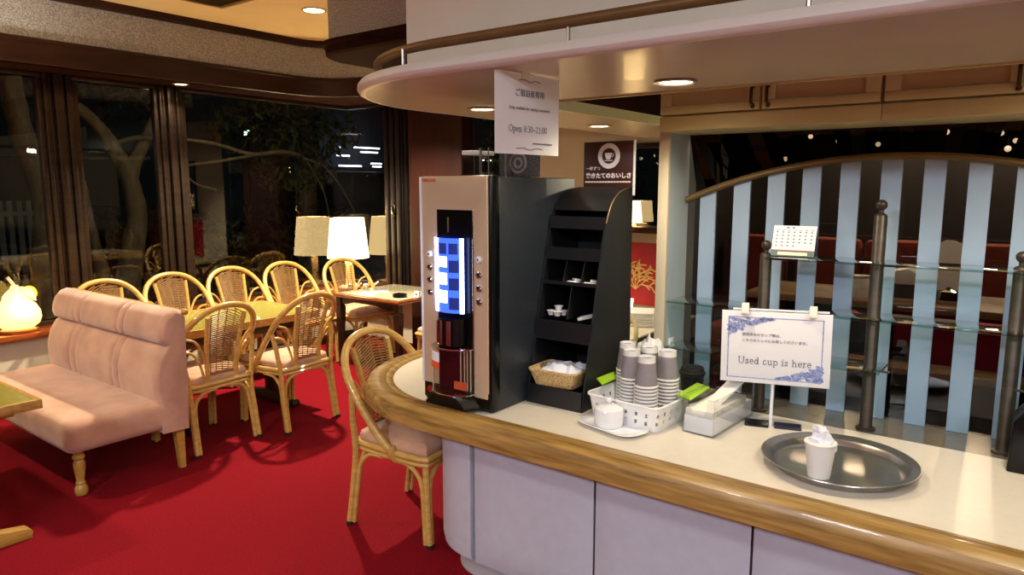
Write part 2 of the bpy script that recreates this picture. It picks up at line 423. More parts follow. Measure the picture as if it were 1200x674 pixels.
h = struct('door_handle', mb, 'chrome')
mb = MB(); mb.box((-4.78, YB-.16, 0), (-4.12, YB+.06, WZ1), .02, 3); struct('wall_pillar', mb, 'red_wood')
mb = MB(); mb.box((XL, YB, 0), (-4.78, YB+.08, WZ0)); mb.box((-4.12, YB, 0), (-3.50, YB+.08, WZ0)); struct('wall_back_lower', mb, 'dado')
mb = MB(); mb.box((XL+.2, YB-.20, .50), (-4.80, YB-.0, .54), .006); struct('trim_9', mb, 'sill_wood')
mb = MB(); mb.box((-3.50, YB, 0), (-2.83, YB+.08, WZ1+.05)); mb.box((-2.83, YB, 0), (-2.28, YB+.08, 1.22)); mb.box((-2.83, YB, 1.86), (-2.28, YB+.08, WZ1+.05)); mb.box((-2.28, YB, 0), (-2.20, YB+.08, CZ))
struct('wall_back', mb, 'cream_wall')
mb = MB(); mb.box((-2.28, YB+.08, 0), (-2.20, 7.0, CZ)); struct('wall_beyond_left', mb, 'back_wall')
mb = MB(); mb.box((-2.3, 7.0, 0), (4.1, 7.1, CZ)); struct('wall_beyond_back', mb, 'back_wall')
mb = MB(); mb.box((4.0, -5, 0), (4.1, 7.0, CZ)); struct('wall_right', mb, 'cream_wall')
mb = MB(); mb.box((-6.0, -5.1, 0), (4.1, -5.0, CZ)); struct('wall_front', mb, 'red_wood')

# bulkheads over the bar
mb = MB()
bp = [(3.9, 2.88), (-3.45, 2.88)] + arc(-3.45, 3.18, .30, 270, 180, 8)[1:] + [(-3.75, 4.40), (3.9, 4.40)]
mb.prism(bp, 'z', 2.40, CZ); struct('trim_10', mb, 'wallpaper')
rp = [(-3.75, 4.40), (-3.75, 3.18)] + arc(-3.45, 3.18, .30, 180, 270, 8)[1:] + [(3.9, 2.88)]
mb = MB(); mb.sweep(rp, [(-.06, 2.34), (.0, 2.335), (.02, 2.345), (.025, 2.385), (.04, 2.395), (.04, 2.415), (0, 2.42), (-.06, 2.41)])
mb.prism([(3.89, 2.90), (-3.45, 2.90)] + arc(-3.45, 3.18, .28, 270, 180, 8)[1:] + [(-3.73, 4.39), (3.89, 4.39)], 'z', 2.34, 2.405)
struct('trim_11', mb, 'dark_matte_wood')
mb = MB(); mb.sweep(rp, [(-.02, 2.76), (.03, 2.78), (.045, 2.81), (.045, CZ), (-.02, CZ)]); struct('trim_12', mb, 'dark_wood')
mb = MB(); mb.box((-2.11, 2.10, 1.93), (-1.885, 2.26, CZ)); mb.box((-1.883, 2.097, 1.93), (3.9, 2.26, CZ)); struct('trim_13', mb, 'white_wall')

mb = MB(); mb.box((-3.4, 4.395, 1.99), (-1.0, 4.44, 2.345)); struct('trim_33', mb, 'dark_wood')  # dark board added so the opening above the canopy looks shaded
# ================================================================ CANOPY
can = thing('bar_canopy', 'pale curved canopy shelf overhanging the white bar counter', 'canopy', (-1.53, 2.35, 1.88))
def rel(pts, o): return [(p[0]-o[0], p[1]-o[1]) for p in pts]
outer = [(-2.28, 4.6), (-2.28, 2.35)] + arc(-1.53, 2.35, .75, 180, 270, 24)[1:] + [(3.9, 1.6)]
inner = [(3.9, 2.39), (-1.74, 2.39), (-1.74, 4.6)]
mb = MB(); mb.prism(rel(outer + inner, can.location), 'z', 0, .038); obj('slab', mb, 'canopy_white', can)
mb = MB(); mb.sweep(rel(outer, can.location), [(-.01, -.002), (.004, -.001), (.014, .004), (.020, .013), (.018, .027), (.010, .037), (-.01, .041)])
obj('rounded_lip', mb, 'lip_gray', can)
mb = MB(); mb.sweep(rel(inner, can.location), [(-.005, -.006), (.012, -.006), (.012, .042), (-.005, .042)]); obj('inner_fascia', mb, 'cabinet', can)
rp2 = [(-2.225, 4.6), (-2.225, 2.35)] + arc(-1.53, 2.35, .695, 180, 270, 24)[1:] + [(3.9, 1.655)]
mb = MB(); mb.tube([(x+1.53, y-2.35, .100) for x, y in rp2], .0155, 10); obj('gallery_rail', mb, 'brass', can)
for x in (-1.68, -1.06, -.45, .16):
    mb = MB(); mb.tube([(x+1.53, 1.655-2.35, .036), (x+1.53, 1.655-2.35, .098)], .006, 8); obj('rail_post', mb, 'steel', can)
GL = 'downlights set into the canopy'
downlight((-1.99, 2.43, 1.88), .05, P_CANOPY, 'round lit downlight in the canopy beside the opening-hours notice', GL)
downlight((-.986, 2.177, 1.88), .055, P_CANOPY*1.25, 'large bright downlight in the canopy above the paper cups', GL)
downlight((-2.03, 3.50, 1.88), .055, P_CANOPY, 'lit downlight in canopy above the brown coffee placard', GL)
downlight((.05, 2.177, 1.88), .055, P_CANOPY*1.25, 'canopy downlight just past the right edge of the picture', GL)
G2 = 'downlights of the lounge ceiling'
downlight((-4.45, 3.48, CZ), .075, P_CEIL*7.5, 'round lit downlight in the plaster ceiling above the dining table', G2, spot=112, blend=.35)
downlight((-5.56, 3.03, 2.345), .045, 10, 'small lit downlight under the dark window soffit', G2, spot=120)
downlight((-4.45, .35, CZ), .075, P_CEIL*1.5, 'ceiling downlight over the trestle table, left of the picture', G2, spot=112, blend=.35)
for x, y in ((-2.6, -.6), (-4.4, -2.2), (-2.2, -2.4)):
    downlight((x, y, CZ), .075, P_CEIL*.55, 'ceiling downlight behind the viewpoint', 'downlights behind the viewpoint')
for x, y in ((.9, -.6), (-1.2, -2.2), (2.4, -2.2)):
    t = thing('ceiling_panel_light', 'square cool white ceiling light panel behind the viewpoint', 'ceiling light', (x, y, CZ), 0, 'light panels behind the viewpoint')
    mb = MB()
    for q in ((-.33, -.33, .33, -.30), (-.33, .30, .33, .33), (-.33, -.30, -.30, .30), (.30, -.30, .33, .30)): mb.box((q[0], q[1], -.02), (q[2], q[3], 0), .003)
    obj('frame', mb, 'white_wall', t); obj('diffuser', MB().box((-.30, -.30, -.012), (.30, .30, 0)), 'panel_glow', t)
    ld = bpy.data.lights.new('lamp_light', 'AREA'); ld.energy = P_FRONT*(.6 if y > -1 else 2.2); ld.color = COOL; ld.size = .58
    lo = bpy.data.objects.new('lamp_light', ld); COL.objects.link(lo); lo.parent = t; lo.location = (0, 0, -.025)

vt = thing('ceiling_vent', 'square slatted air vent in the plaster ceiling', 'vent', (-4.70, 2.87, CZ))
mb = MB()
for a in ((-.22, -.16, -.22+.03, .16), (.19, -.16, .22, .16), (-.19, -.16, .19, -.13), (-.19, .13, .19, .16)): mb.box((a[0], a[1], -.012), (a[2], a[3], 0), .003)
obj('frame', mb, 'vent', vt)
mb = MB()
for i in range(8): mb.obox((0, -.115+i*.033, -.006), (.19, 0, 0), (0, .013, .006), (0, 0, .0015))
obj('slats', mb, 'vent', vt)
mb = MB(); mb.box((-.19, -.13, -.0015), (.19, .13, 0)); obj('duct_backing', mb, 'cabinet_dark', vt)

# ================================================================ BAR COUNTER
ctr = thing('bar_counter', 'long white bar counter with rounded wooden edge and lilac panels', 'counter', (-1.9, 2.4, 0))
O = ctr.location
co = [(-2.5, 4.3), (-2.5, 2.48)] + arc(-1.82, 2.48, .68, 180, 270, 28)[1:] + [(2.6, 1.80)]
ci = [(-2.385, 4.3), (-2.385, 2.48)] + arc(-1.82, 2.48, .565, 180, 270, 28)[1:] + [(2.6, 1.915)]
mb = MB(); mb.prism(rel(ci + [(2.6, 2.56), (-1.745, 2.56), (-1.745, 4.3)], O), 'z', .68, .72); obj('worktop', mb, 'laminate', ctr)
prof = [(0, .655), (.0, .70), (-.012, .722), (-.04, .734), (-.075, .735), (-.088, .727), (-.10, .729), (-.118, .7225), (-.118, .675), (-.03, .648)]
mb = MB(); mb.sweep(rel(co, O), prof); obj('wooden_edge', mb, 'counter_wood', ctr)
bo = [(-1.95, 4.25), (-1.95, 2.22)] + arc(-1.70, 2.22, .25, 180, 270, 10)[1:] + [(2.6, 1.97)]
mb = MB(); mb.sweep(rel(bo, O), [(-.04, .10), (-.02, .10), (-.02, .68), (-.04, .68)]); obj('carcass', mb, 'plinth', ctr)
mb = MB(); mb.sweep(rel(bo, O), [(-.10, 0), (-.055, 0), (-.055, .10), (-.10, .10)]); obj('plinth_board', mb, 'plinth', ctr)
mb = MB(); mb.box((-1.745-O[0], 2.40-O[1], .60), (-1.72-O[0], 4.3-O[1], .725), .004); obj('steel_inner_edge', mb, 'steel', ctr)
def pad_profile(w, d=.012):
    return
def front_panel(x0, x1):
    mb = MB(); w = x1-x0; nx, nz = 12, 10; R = []
    vs = []; fs = []
    for j in range(nz+1):
        for i in range(nx+1):
            u, v = i/nx, j/nz
            b = min(1, (1-(2*u-1)**8))*min(1, (1-(2*v-1)**10))
            vs.append((x0+.004+u*(w-.008)-O[0], 1.972-.018*b-O[1], .10+v*.56))
    for j in range(nz):
        for i in range(nx):
            a = j*(nx+1)+i; fs.append((a, a+1, a+nx+2, a+nx+1))
    mb.add(vs, fs); return obj('front_panel', mb, 'panel_lilac', ctr, angle=80)
for x0, x1 in ((-1.67, -1.137), (-1.137, -.608), (-.608, -.08), (-.08, .45), (.45, .98), (.98, 1.5)): front_panel(x0, x1)
cp = [(-1.95, 2.9), (-1.95, 2.22)] + arc(-1.70, 2.22, .25, 180, 270, 12)[1:] + [(-1.675, 1.97)]
mb = MB(); mb.sweep(rel(cp, O), [(-.018, .105), (.008, .11), (.014, .14), (.014, .62), (.008, .655), (-.018, .66)]); obj('corner_panel', mb, 'panel_lilac', ctr)
mb = MB(); mb.box((-1.745, 2.562, .66), (2.4, 2.80, .717)); struct('trim_14', mb, 'base_mirror')
mb = MB(); mb.box((-1.20, 2.80, 0), (2.4, 2.84, .66)); struct('wall_bar_lower', mb, 'back_wall')

# ---- wall of the bar: smoked glass, blue strips, arch and fan
BY = 2.77
mb = MB(); mb.box((-1.185, BY+.004, .717), (2.4, BY+.010, 1.775)); g = struct('window_8', mb, 'smoked_glass')
AX, AZ, AR = -.42, -.28, 1.93
def archz(x): return AZ + math.sqrt(max(0, AR*AR-(x-AX)**2))
sx0 = [-1.128, -.992, -.862, -.736, -.606, -.474, -.345, -.217, -.088, .045, .18, .31, .44]
for i, x in enumerate(sx0):
    w = .064; k = 6
    if archz(x+w) < .8: continue
    top = [(x+w-w*j/k, min(1.77, archz(x+w-w*j/k))) for j in range(k+1)]
    mb = MB(); mb.prism([(x, .718), (x+w, .718)] + top, 'y', BY-.008, BY+.003); struct('trim_%d' % (15+i), mb, 'strip_blue')
R = []
for i in range(41):
    x = -1.185 + (0.62+1.185)*i/40; z = archz(x); nx, nz = (x-AX)/AR, (z-AZ)/AR
    R.append([(x+nx*a, BY-b, z+nz*a) for a, b in ((-.012, 0), (-.012, .02), (-.004, .028), (.004, .028), (.012, .02), (.012, 0))])
mb = MB(); mb.rings(R); struct('trim_30', mb, 'brass')
fan = sgroup('window_9', (0, 0, 0))
zt = 1.775
n = 40; frn = random.Random(8)
for i in range(n):
    a0 = 112 - i*(112-58)/n; a1 = 112 - (i+1)*(112-58)/n
    def at(a, top):
        a = math.radians(a); c, s = math.cos(a), math.sin(a)
        if not top: return (AX+AR*c, AZ+AR*s)
        # radial line aimed at a nearer centre, so the strips fan out
        f = (zt-(AZ+AR*s)); return (AX+AR*c+f*c*1.9, zt)
    p = [at(a0, 0), at(a1, 0), at(a1, 1), at(a0, 1)]
    p = [(max(-1.185, x), min(zt, z)) for x, z in p]
    d = frn.uniform(0, .008)
    mb = MB()
    vs = [(p[0][0], BY-.002-d, p[0][1]), (p[1][0], BY-.002-(.008-d), p[1][1]), (p[2][0], BY-.002-(.008-d), p[2][1]), (p[3][0], BY-.002-d, p[3][1])]
    vs += [(x, BY+.003, z) for x, y, z in vs]
    mb.add(vs, [(0,1,2,3),(4,7,6,5),(0,4,5,1),(1,5,6,2),(2,6,7,3),(3,7,4,0)])
    obj('bevelled_mirror', mb, 'smoked_mirror_pale' if i % 3 == 1 else 'smoked_mirror', fan, angle=10)
mb = MB(); mb.box((-1.22, 2.592, .717), (-1.19, 2.86, 1.77)); struct('wall_bar_side', mb, 'side_blue')
mb = MB(); mb.box((-1.225, 2.572, .717), (-1.183, 2.592, 1.77), .003); struct('trim_31', mb, 'cream_wall')
ot = thing('power_outlet', 'small white power outlet plate on the pale side wall', 'outlet', (-1.1895, 2.655, .90))
mb = MB(); mb.box((0, -.022, -.035), (.005, .022, .035), .003); obj('plate', mb, 'plastic_white', ot)
mb = MB()
for z in (-.014, .014):
    for y in (-.006, .006): mb.box((.005, y-.0015, z-.005), (.0056, y+.0015, z+.005))
obj('socket_slots', mb, 'ink_black', ot)

# ---- wall cabinets
def cabinet(x0, x1, label):
    c = thing('wall_cabinet', label, 'cabinet', (x0, 2.50, 1.75), 0, 'wall cabinets above the bar')
    w = x1-x0
    mb = MB(); mb.box((0, .02, 0), (w, .40, .62)); mb.box((0, -.004, 0), (w, .02, .052), .003); obj('body', mb, 'cabinet', c)
    for k in (0, 1):
        a = .004 + k*w/2; b = a + w/2 - .008
        d = obj('door', MB().box((a, 0, .058), (b, .019, .61), .003), 'cabinet', c)
        mb = MB(); f = .045
        for q in ((a, .058, b, .058+.03), (a, .58, b, .61), (a, .088, a+f, .58), (b-f, .088, b, .58)): mb.box((q[0], -.010, q[1]), (q[2], .0, q[3]), .003)
        obj('door_frame', mb, 'cabinet', d)
        hx = b-.022 if k == 0 else a+.022
        mb = MB(); mb.tube(cat([(hx, -.010, .075), (hx, -.030, .08), (hx, -.032, .105), (hx, -.030, .128), (hx, -.010, .133)], 5), .0055, 8); mb.sphere((hx, -.012, .07), .008, 6)
        obj('handle', mb, 'cabinet_dark', d)
    return c
cabinet(-1.19, -.442, 'cream wall cabinet with two doors directly right of the dark ceiling opening')
cabinet(-.440, .30, 'cream wall cabinet above the striped wall at the right edge of the picture')
cabinet(.302, 1.04, 'cream wall cabinet beyond the right edge of the picture')

# ---- glass shelf unit on posts
sh = thing('glass_shelf_unit', 'three tiered glass shelf with dark ball-topped steel posts on the bar', 'shelf', (-.44, 2.62, .717))
def sp(x, y): return (x+.44, y-2.62)
for x, y, zt_ in ((-.806, 2.605, 1.31), (-.441, 2.615, 1.46), (-.05, 2.63, 1.31)):
    px, py = sp(x, y); h = zt_-.717
    mb = MB(); mb.lathe([(.032, 0), (.032, .006), (.022, .01), (.0205, .014), (.0205, h-.01), (.016, h-.004), (.008, h), (.008, h+.012), (0, h+.012)], (px, py, 0), 20); p = obj('post', mb, 'pole_steel', sh)
    mb = MB(); mb.sphere((px, py, h+.026), .018, 10); obj('ball_finial', mb, 'pole_steel', p)
def gshelf(x0, x1, y0, y1, z):
    mb = MB(); a = sp(x0, y0); b = sp(x1, y1); mb.box((a[0], a[1], z-.717), (b[0], b[1], z-.717+.008), .001); obj('glass_shelf', mb, 'shelf_glass', sh)
gshelf(-.79, .5, 2.535, 2.70, 1.290); gshelf(-.58, .5, 2.535, 2.70, 1.105); gshelf(-.66, -.40, 2.535, 2.70, .930)
gshelf(-1.18, -.83, 2.58, 2.745, 1.09); gshelf(-1.18, -.83, 2.58, 2.745, .905)
mb = MB()
for x in (-.806, -.441, -.05):
    for z in (1.282, 1.097, .922):
        px, py = sp(x, 2.62)
        if x == -.806 and z > 1.2 or x != -.806: mb.box((px-.02, py-.005, z-.717), (px+.06, py+.005, z-.717+.007), .001)
obj('bracket', mb, 'pole_steel', sh)

# ================================================================ RATTAN CHAIRS
def rattan_chair(label, loc, rz, group):
    t = thing('rattan_chair', label, 'chair', loc, rz, group)
    side = lambda s: [(.04, .225*s, .405), (-.03, .240*s, .49), (-.115, .245*s, .60), (-.195, .235*s, .71), (-.25, .19*s, .795), (-.28, .11*s, .85)]
    hoop = side(-1) + [(-.288, 0, .868)] + side(1)[::-1]
    mb = MB(); mb.tube(cat(hoop, 6), .0185, 10); hp = obj('back_hoop', mb, 'rattan', t)
    for s in (-1, 1):
        mb = MB(); mb.tube([(.045, .213*s, .385), (.043, .226*s, .405), (.035, .229*s, .43)], .022, 10)
        obj('cane_binding', mb, 'rattan', hp)
    # splat
    top = lambda u: Vector((-.272-.003*(1-u*u), .122*u, .848-.040*u*u))
    bot = lambda u: Vector((-.188, .088*u, .445))
    for s in (-1, 1):
        mb = MB(); mb.tube(cat([bot(s)-Vector((0,0,.04)), bot(s).lerp(top(s), .4)+Vector((.012,0,0)), top(s)], 6), .0135, 8); obj('splat_upright', mb, 'rattan', t)
    mb = MB()
    def S(u, v): 
        p = bot(u).lerp(top(u), v); p.x += .012*math.sin(PI*v); return p
    for i in range(34):
        v0 = -.10 + i*.0325; v1 = v0 + .10
        a, b = max(0, v0), min(1, v1)
        if b <= 0 or a >= 1: continue
        ua = -1 + 2*(a-v0)/(v1-v0); ub = -1 + 2*(b-v0)/(v1-v0)
        mb.tube([S(ua, a), S((ua+ub)/2, (a+b)/2), S(ub, b)], .0040, 5)
    for u in (-.55, -.1, .35, .75): mb.tube([S(u, 0)+Vector((.004,0,0)), S(u, .5)+Vector((.004,0,0)), S(u, 1)+Vector((.004,0,0))], .003, 5)
    mb.tube([S(-1, .03), S(0, .03), S(1, .03)], .009, 6)
    obj('splat_weave', mb, 'rattan_weave', t)
    # side canes
    for s in (-1, 1):
        mb = MB(); mb.tube(cat([(-.205, .225*s, .69), (-.215, .17*s, .665), (-.205, .12*s, .58), (-.192, .085*s, .46)], 6), .008, 7); obj('side_cane', mb, 'rattan', t)
        mb = MB(); mb.tube(cat([(-.15, .243*s, .61), (-.175, .18*s, .60), (-.18, .13*s, .53), (-.19, .105*s, .41)], 6), .008, 7); obj('side_cane', mb, 'rattan', t)
    # seat
    fr = [(.225, -.17), (.21, -.215), (.10, -.222), (-.10, -.205), (-.185, -.185), (-.20, -.13), (-.20, .13), (-.185, .185), (-.10, .205), (.10, .222), (.21, .215), (.225, .17)]
    mb = MB(); c = cat([(x, y, .402) for x, y in fr], 4, True); mb.tube(c, .0145, 8, True)
    c = cat([(x*.98, y*.98, .376) for x, y in fr], 4, True); mb.tube(c, .011, 8, True); obj('seat_frame', mb, 'rattan', t)
    base = cat([(x, y, 0) for x, y in fr], 4, True); Rg = []
    for sc, z in ((.90, .405), (.965, .415), (.975, .432), (.95, .448), (.85, .460), (.6, .470), (.3, .474), (.02, .475)):
        Rg.append([(p.x*sc, p.y*sc, z) for p in base])
    mb = MB(); mb.rings(Rg); obj('seat_cushion', mb, 'pink_seat', t, angle=80)
    for s in (-1, 1):
        mb = MB()
        main = cat([(-.235, .212*s, .0), (-.205, .208*s, .2), (-.188, .205*s, .36), (-.182, .222*s, .50), (-.165, .242*s, .64)], 5); mb.tube(main, .0145, 8)
        mb.tube(cat([(-.225, .188*s, .01), (-.197, .184*s, .2), (-.185, .172*s, .30), (-.19, .12*s, .355), (-.196, .04*s, .368)], 6), .0115, 8)
        mb.tube(cat([(-.212, .205*s, .015), (-.183, .203*s, .2), (-.165, .200*s, .30), (-.11, .200*s, .355), (-.03, .208*s, .368)], 6), .0105, 8)
        lg = obj('leg', mb, 'rattan', t)
        obj('foot_cap', MB().lathe([(.016, 0), (.017, .004), (.017, .016), (.015, .018)], (-.234, .212*s, 0), 10), 'rubber', lg)
        mb = MB()
        mb.tube(cat([(.222, .202*s, 0), (.212, .202*s, .2), (.205, .20*s, .40)], 5), .0145, 8)
        mb.tube(cat([(.214, .178*s, .01), (.206, .176*s, .2), (.205, .165*s, .30), (.208, .11*s, .355), (.212, .04*s, .368)], 6), .0115, 8)
        mb.tube(cat([(.198, .200*s, .01), (.190, .200*s, .2), (.175, .200*s, .30), (.12, .206*s, .355), (.04, .212*s, .368)], 6), .0105, 8)
        lg = obj('leg', mb, 'rattan', t)
        obj('foot_cap', MB().lathe([(.016, 0), (.017, .004), (.017, .016), (.015, .018)], (.222, .202*s, 0), 10), 'rubber', lg)
    return t
GC = 'rattan chairs with pink seat cushions'
ch = rattan_chair('rattan chair pushed in beside the rounded end of the bar counter', (-2.247, 2.25, 0), math.radians(6), GC)
R_ = math.radians
dup(ch, (-4.024, 2.21, 0), R_(184.3), 'rattan chair just behind the right end of the pink sofa, back turned to us')
dup(ch, (-3.942, 2.757, 0), R_(184.4), 'rattan chair with its back to us, nearest to the middle of the red floor')
dup(ch, (-5.12, 2.26, 0), R_(0), 'rattan chair by the window showing only its top above the middle of the sofa')
dup(ch, (-5.13, 2.755, 0), R_(0), 'rattan chair by the window, second from the left of the far row')
dup(ch, (-5.13, 3.255, 0), R_(-1), 'rattan chair by the window, third from the left of the far row')
dup(ch, (-5.115, 3.765, 0), R_(-1), 'rattan chair by the window, fourth from the left of the far row')
dup(ch, (-4.965, 4.275, 0), R_(-4), 'rattan chair drawn up to the end of the small corner table below the lamp')
dup(ch, (-3.66, 4.12, 0), R_(184), 'rattan chair partly hidden behind the coffee machine, only its seat showing')

# ================================================================ SOFA
sf = thing('sofa', 'armless dusty pink velvet sofa with channelled back on turned legs', 'sofa', (-4.42, 1.65, 0))
OX, OY = -4.42, 1.65
mb = MB(); mb.box((-5.13-OX, 1.325-OY, .235), (-3.702-OX, 1.87-OY, .405), .055, 6); obj('seat', mb, 'pink_velvet', sf)
bprof = [(1.80, .225), (1.795, .30), (1.785, .385), (1.772, .47), (1.775, .55), (1.797, .63), (1.832, .685), (1.852, .700), (1.828, .712), (1.818, .745), (1.822, .79), (1.842, .84), (1.875, .875), (1.915, .888), (1.945, .880), (1.962, .85), (1.958, .70), (1.945, .22)]
seams = (-4.79, -4.705, -4.222, -4.143)
xs = [-5.13, -5.127, -5.12, -5.10] + [-5.06+i*.04 for i in range(34)] + [-3.73, -3.71, -3.703, -3.70]
xs += [s+d for s in seams for d in (-.014, -.006, 0, .006, .014)]
xs = sorted(set(round(x, 4) for x in xs))
Rg = []
cy_, cz_ = 1.92, .55
for x in xs:
    e = min(x+5.13, -3.70-x); ins = .022*max(0, 1-e/.03)**2
    gq = max((math.exp(-((x-s)/.006)**2) for s in seams)); ins2 = .017*gq
    ring = []
    for y, z in bprof:
        front = 1 if y < 1.90 and z > .3 else 0
        yy = y + front*(ins+ins2) - (0 if front else ins*.3); zz = z - (ins+ins2*.6 if z > .84 else 0)
        ring.append((x-OX, yy-OY, zz))
    Rg.append(ring)
mb = MB(); mb.rings(Rg); obj('backrest', mb, 'pink_velvet', sf, angle=50)
mb = MB(); mb.tube([(-5.12-OX, 1.962-OY, .868), (-3.72-OX, 1.962-OY, .868)], .012, 10); mb.sphere((-3.712-OX, 1.962-OY, .868), .018, 8); obj('wooden_back_rail', mb, 'oak', sf)
turn = [(.018, 0), (.026, .004), (.031, .02), (.030, .04), (.020, .058), (.024, .066), (.018, .076), (.021, .10), (.027, .15), (.028, .17), (.020, .186), (.029, .196), (.029, .206), (.020, .214), (.030, .228), (.032, .245)]
for x in (-3.785, -5.05):
    obj('leg', MB().lathe(turn, (x-OX, 1.405-OY, 0), 16), 'oak', sf)
    obj('leg', MB().rings([[(x+.055+dx*r-OX+ox, 1.90+dy*r-OY, z) for dx, dy in ((-1,-1),(1,-1),(1,1),(-1,1))] for r, z, ox in ((.015, 0, 0), (.019, .12, -.01), (.025, .24, -.02))]), 'oak', sf)

# ================================================================ TABLES
def top_with_edge(t, x0, x1, y0, y1, z, th=.036, e=.02):
    mb = MB(); mb.box((x0+e, y0+e, z-th), (x1-e, y1-e, z)); obj('tabletop', mb, 'olive_top', t)
    mb = MB()
    for a in ((x0, y0, x1, y0+e), (x0, y1-e, x1, y1), (x0, y0+e, x0+e, y1-e), (x1-e, y0+e, x1, y1-e)): mb.box((a[0], a[1], z-th-.002), (a[2], a[3], z+.0015), .002)
    obj('wooden_edge', mb, 'table_edge', t)
lt = thing('trestle_table', 'olive topped wooden table cut off by the left edge in front of the sofa', 'table', (-3.9, .80, 0))
top_with_edge(lt, -.55, .535, -.34, .33, .645)
for x in (-.35, .39):
    f = MB(); f.prism([(-.30, 0), (.28, 0), (.285, .03), (.27, .047), (.05, .085), (-.05, .085), (-.29, .047), (-.305, .03)], 'x', x-.03, x+.03, .004); ft = obj('foot', f, 'oak', lt)
    obj('column', MB().box((x-.028, -.05, .085), (x+.028, .05, .575), .006), 'oak', ft)
    obj('bearer', MB().box((x-.03, -.26, .565), (x+.03, .26, .609), .006), 'oak', ft)
obj('stretcher', MB().box((-.322, -.012, .25), (.362, .012, .32), .004), 'oak', lt)
dt = thing('dining_table', 'long olive topped dining table between the two rows of rattan chairs', 'table', (-4.40, 2.56, 0))
top_with_edge(dt, -.35, .35, -.53, .56, .68, .045)
for y in (-.36, .38):
    f = MB(); f.prism([(-.28, 0), (.28, 0), (.285, .03), (.27, .05), (.05, .085), (-.05, .085), (-.27, .05), (-.285, .03)], 'y', y-.03, y+.03, .004); ft = obj('foot', f, 'dark_wood', dt)
    obj('column', MB().box((-.045, y-.03, .085), (.045, y+.03, .60), .006), 'dark_wood', ft)
obj('apron', MB().box((-.28, -.46, .575), (.28, .48, .634), .006), 'dark_wood', dt)
kt = thing('corner_table', 'small dark wood corner table with ashtray near the lit lamp', 'table', (-4.50, 4.20, 0))
mb = MB(); mb.box((-.32, -.34, .61), (.47, .38, .638), .006); obj('tabletop', mb, 'sill_wood', kt)
mb = MB(); mb.box((-.29, -.31, .638), (.44, .35, .645), .002); obj('glass_cover', mb, 'table_glass', kt)
mb = MB(); mb.prism([(-.28, .61), (-.28, .56), (-.20, .55), (-.10, .575), (.17, .575), (.30, .55), (.42, .56), (.42, .61)], 'y', -.31, -.285, .002); obj('apron', mb, 'dark_wood', kt)
obj('apron', MB().prism([(-.28, .61), (-.28, .56), (.42, .56), (.42, .61)], 'y', .30, .325, .002), 'dark_wood', kt)
for x in (-.285, .42):
    for y in (-.295, .33):
        obj('leg', MB().rings([[(x+dx*r, y+dy*r, z) for dx, dy in ((-1,-1),(1,-1),(1,1),(-1,1))] for r, z in ((.020, 0), (.022, .30), (.030, .50), (.030, .53), (.024, .535), (.026, .61))]), 'dark_wood', kt)
at = thing('ashtray', 'round black ashtray on the small corner table', 'ashtray', (-4.18, 4.02, .645))
obj('bowl', MB().lathe([(.0, 0), (.05, 0), (.058, .006), (.058, .026), (.052, .028), (.046, .014), (0, .010)], (0,0,0), 20), 'black_gloss', at)
mb = MB()
for k in range(3):
    a = 2*PI*k/3+.4; mb.tube([(.042*math.cos(a), .042*math.sin(a), .028), (.062*math.cos(a), .062*math.sin(a), .028)], .004, 6)
obj('cigarette_rest', mb, 'black_matte', at)
cd = thing('table_card', 'small white folded card standing beside the black ashtray', 'card', (-4.06, 4.10, .645), R_(10))
obj('card', MB().prism([(-.016, 0), (.016, 0), (.003, .052), (-.003, .052)], 'x', -.022, .022), 'lit_white' if False else 'paper', cd)
obj('printed_mark', MB().obox((0, -.0118, .024), (.010, 0, 0), (0, .0006, .0025), (0, -.002, .008)), 'ink', cd)
# napkin flowers around the lamp
for i, (x, y, lab) in enumerate(((-5.32, 4.50, 'white crumpled paper ornament on the sill left of the lamp foot'), (-5.18, 4.56, 'white paper ornament with a curled stem on the sill right of lamp foot'))):
    fl = thing('paper_ornament', lab, 'ornament', (x, y, .54), i*1.3, 'paper ornaments at the lamp foot')
    mb = MB(); random.seed(i+3)
    for k in range(7):
        a = k*.9; mb.sphere((.03*math.cos(a), .03*math.sin(a), .035+.012*(k % 3)), .024, 5, sz=.7)
    obj('petals', mb, 'tissue', fl)
    obj('stem', MB().tube(cat([(0, 0, .0), (.02, 0, .04), (.07, .01, .05), (.12, .0, .085)], 5), .008, 6), 'paper_warm', fl)

# ================================================================ LAMPS
def table_lamp(label, loc, r, h, base_h, power, group):
    t = thing('table_lamp', label, 'lamp', loc, 0, group)
    mb = MB(); mb.lathe([(0, 0), (r*.5, 0), (r*.5, .015), (r*.16, .02), (r*.15, base_h*.5), (r*.17, base_h*.95), (r*.08, base_h), (r*.08, base_h+.02), (0, base_h+.02)], (0,0,0), 20); obj('base', mb, 'lamp_base', t)
    z0 = base_h; mb = MB()
    mb.lathe([(r, z0), (r*.80, z0+h), (r*.785, z0+h), (r*.985, z0)], (0,0,0), 40, caps=False); 
    n = len(mb.bm.verts); obj('lamp_shade', mb, 'lamp_shade', t, angle=60)
    mb = MB(); mb.tube([(r*.79, 0, z0+h-.01), (-r*.79, 0, z0+h-.01)], .003, 6); mb.tube([(0, r*.79, z0+h-.01), (0, -r*.79, z0+h-.01)], .003, 6); mb.tube([(0, 0, z0), (0, 0, z0+h-.01)], .004, 6); obj('shade_spider', mb, 'brass', t)
    obj('bulb', MB().sphere((0, 0, z0+h*.45), r*.18, 8), 'bulb', t)
    ld = bpy.data.lights.new('lamp_light', 'POINT'); ld.energy = power; ld.color = WARM; ld.shadow_soft_size = r*.3
    lo = bpy.data.objects.new('lamp_light', ld); COL.objects.link(lo); lo.parent = t; lo.location = (0, 0, z0+h*.75)
    return t
table_lamp('glowing cream drum shade table lamp in the window corner', (-5.53, 4.63, .54), .205, .39, .30, 40, 'table lamps')
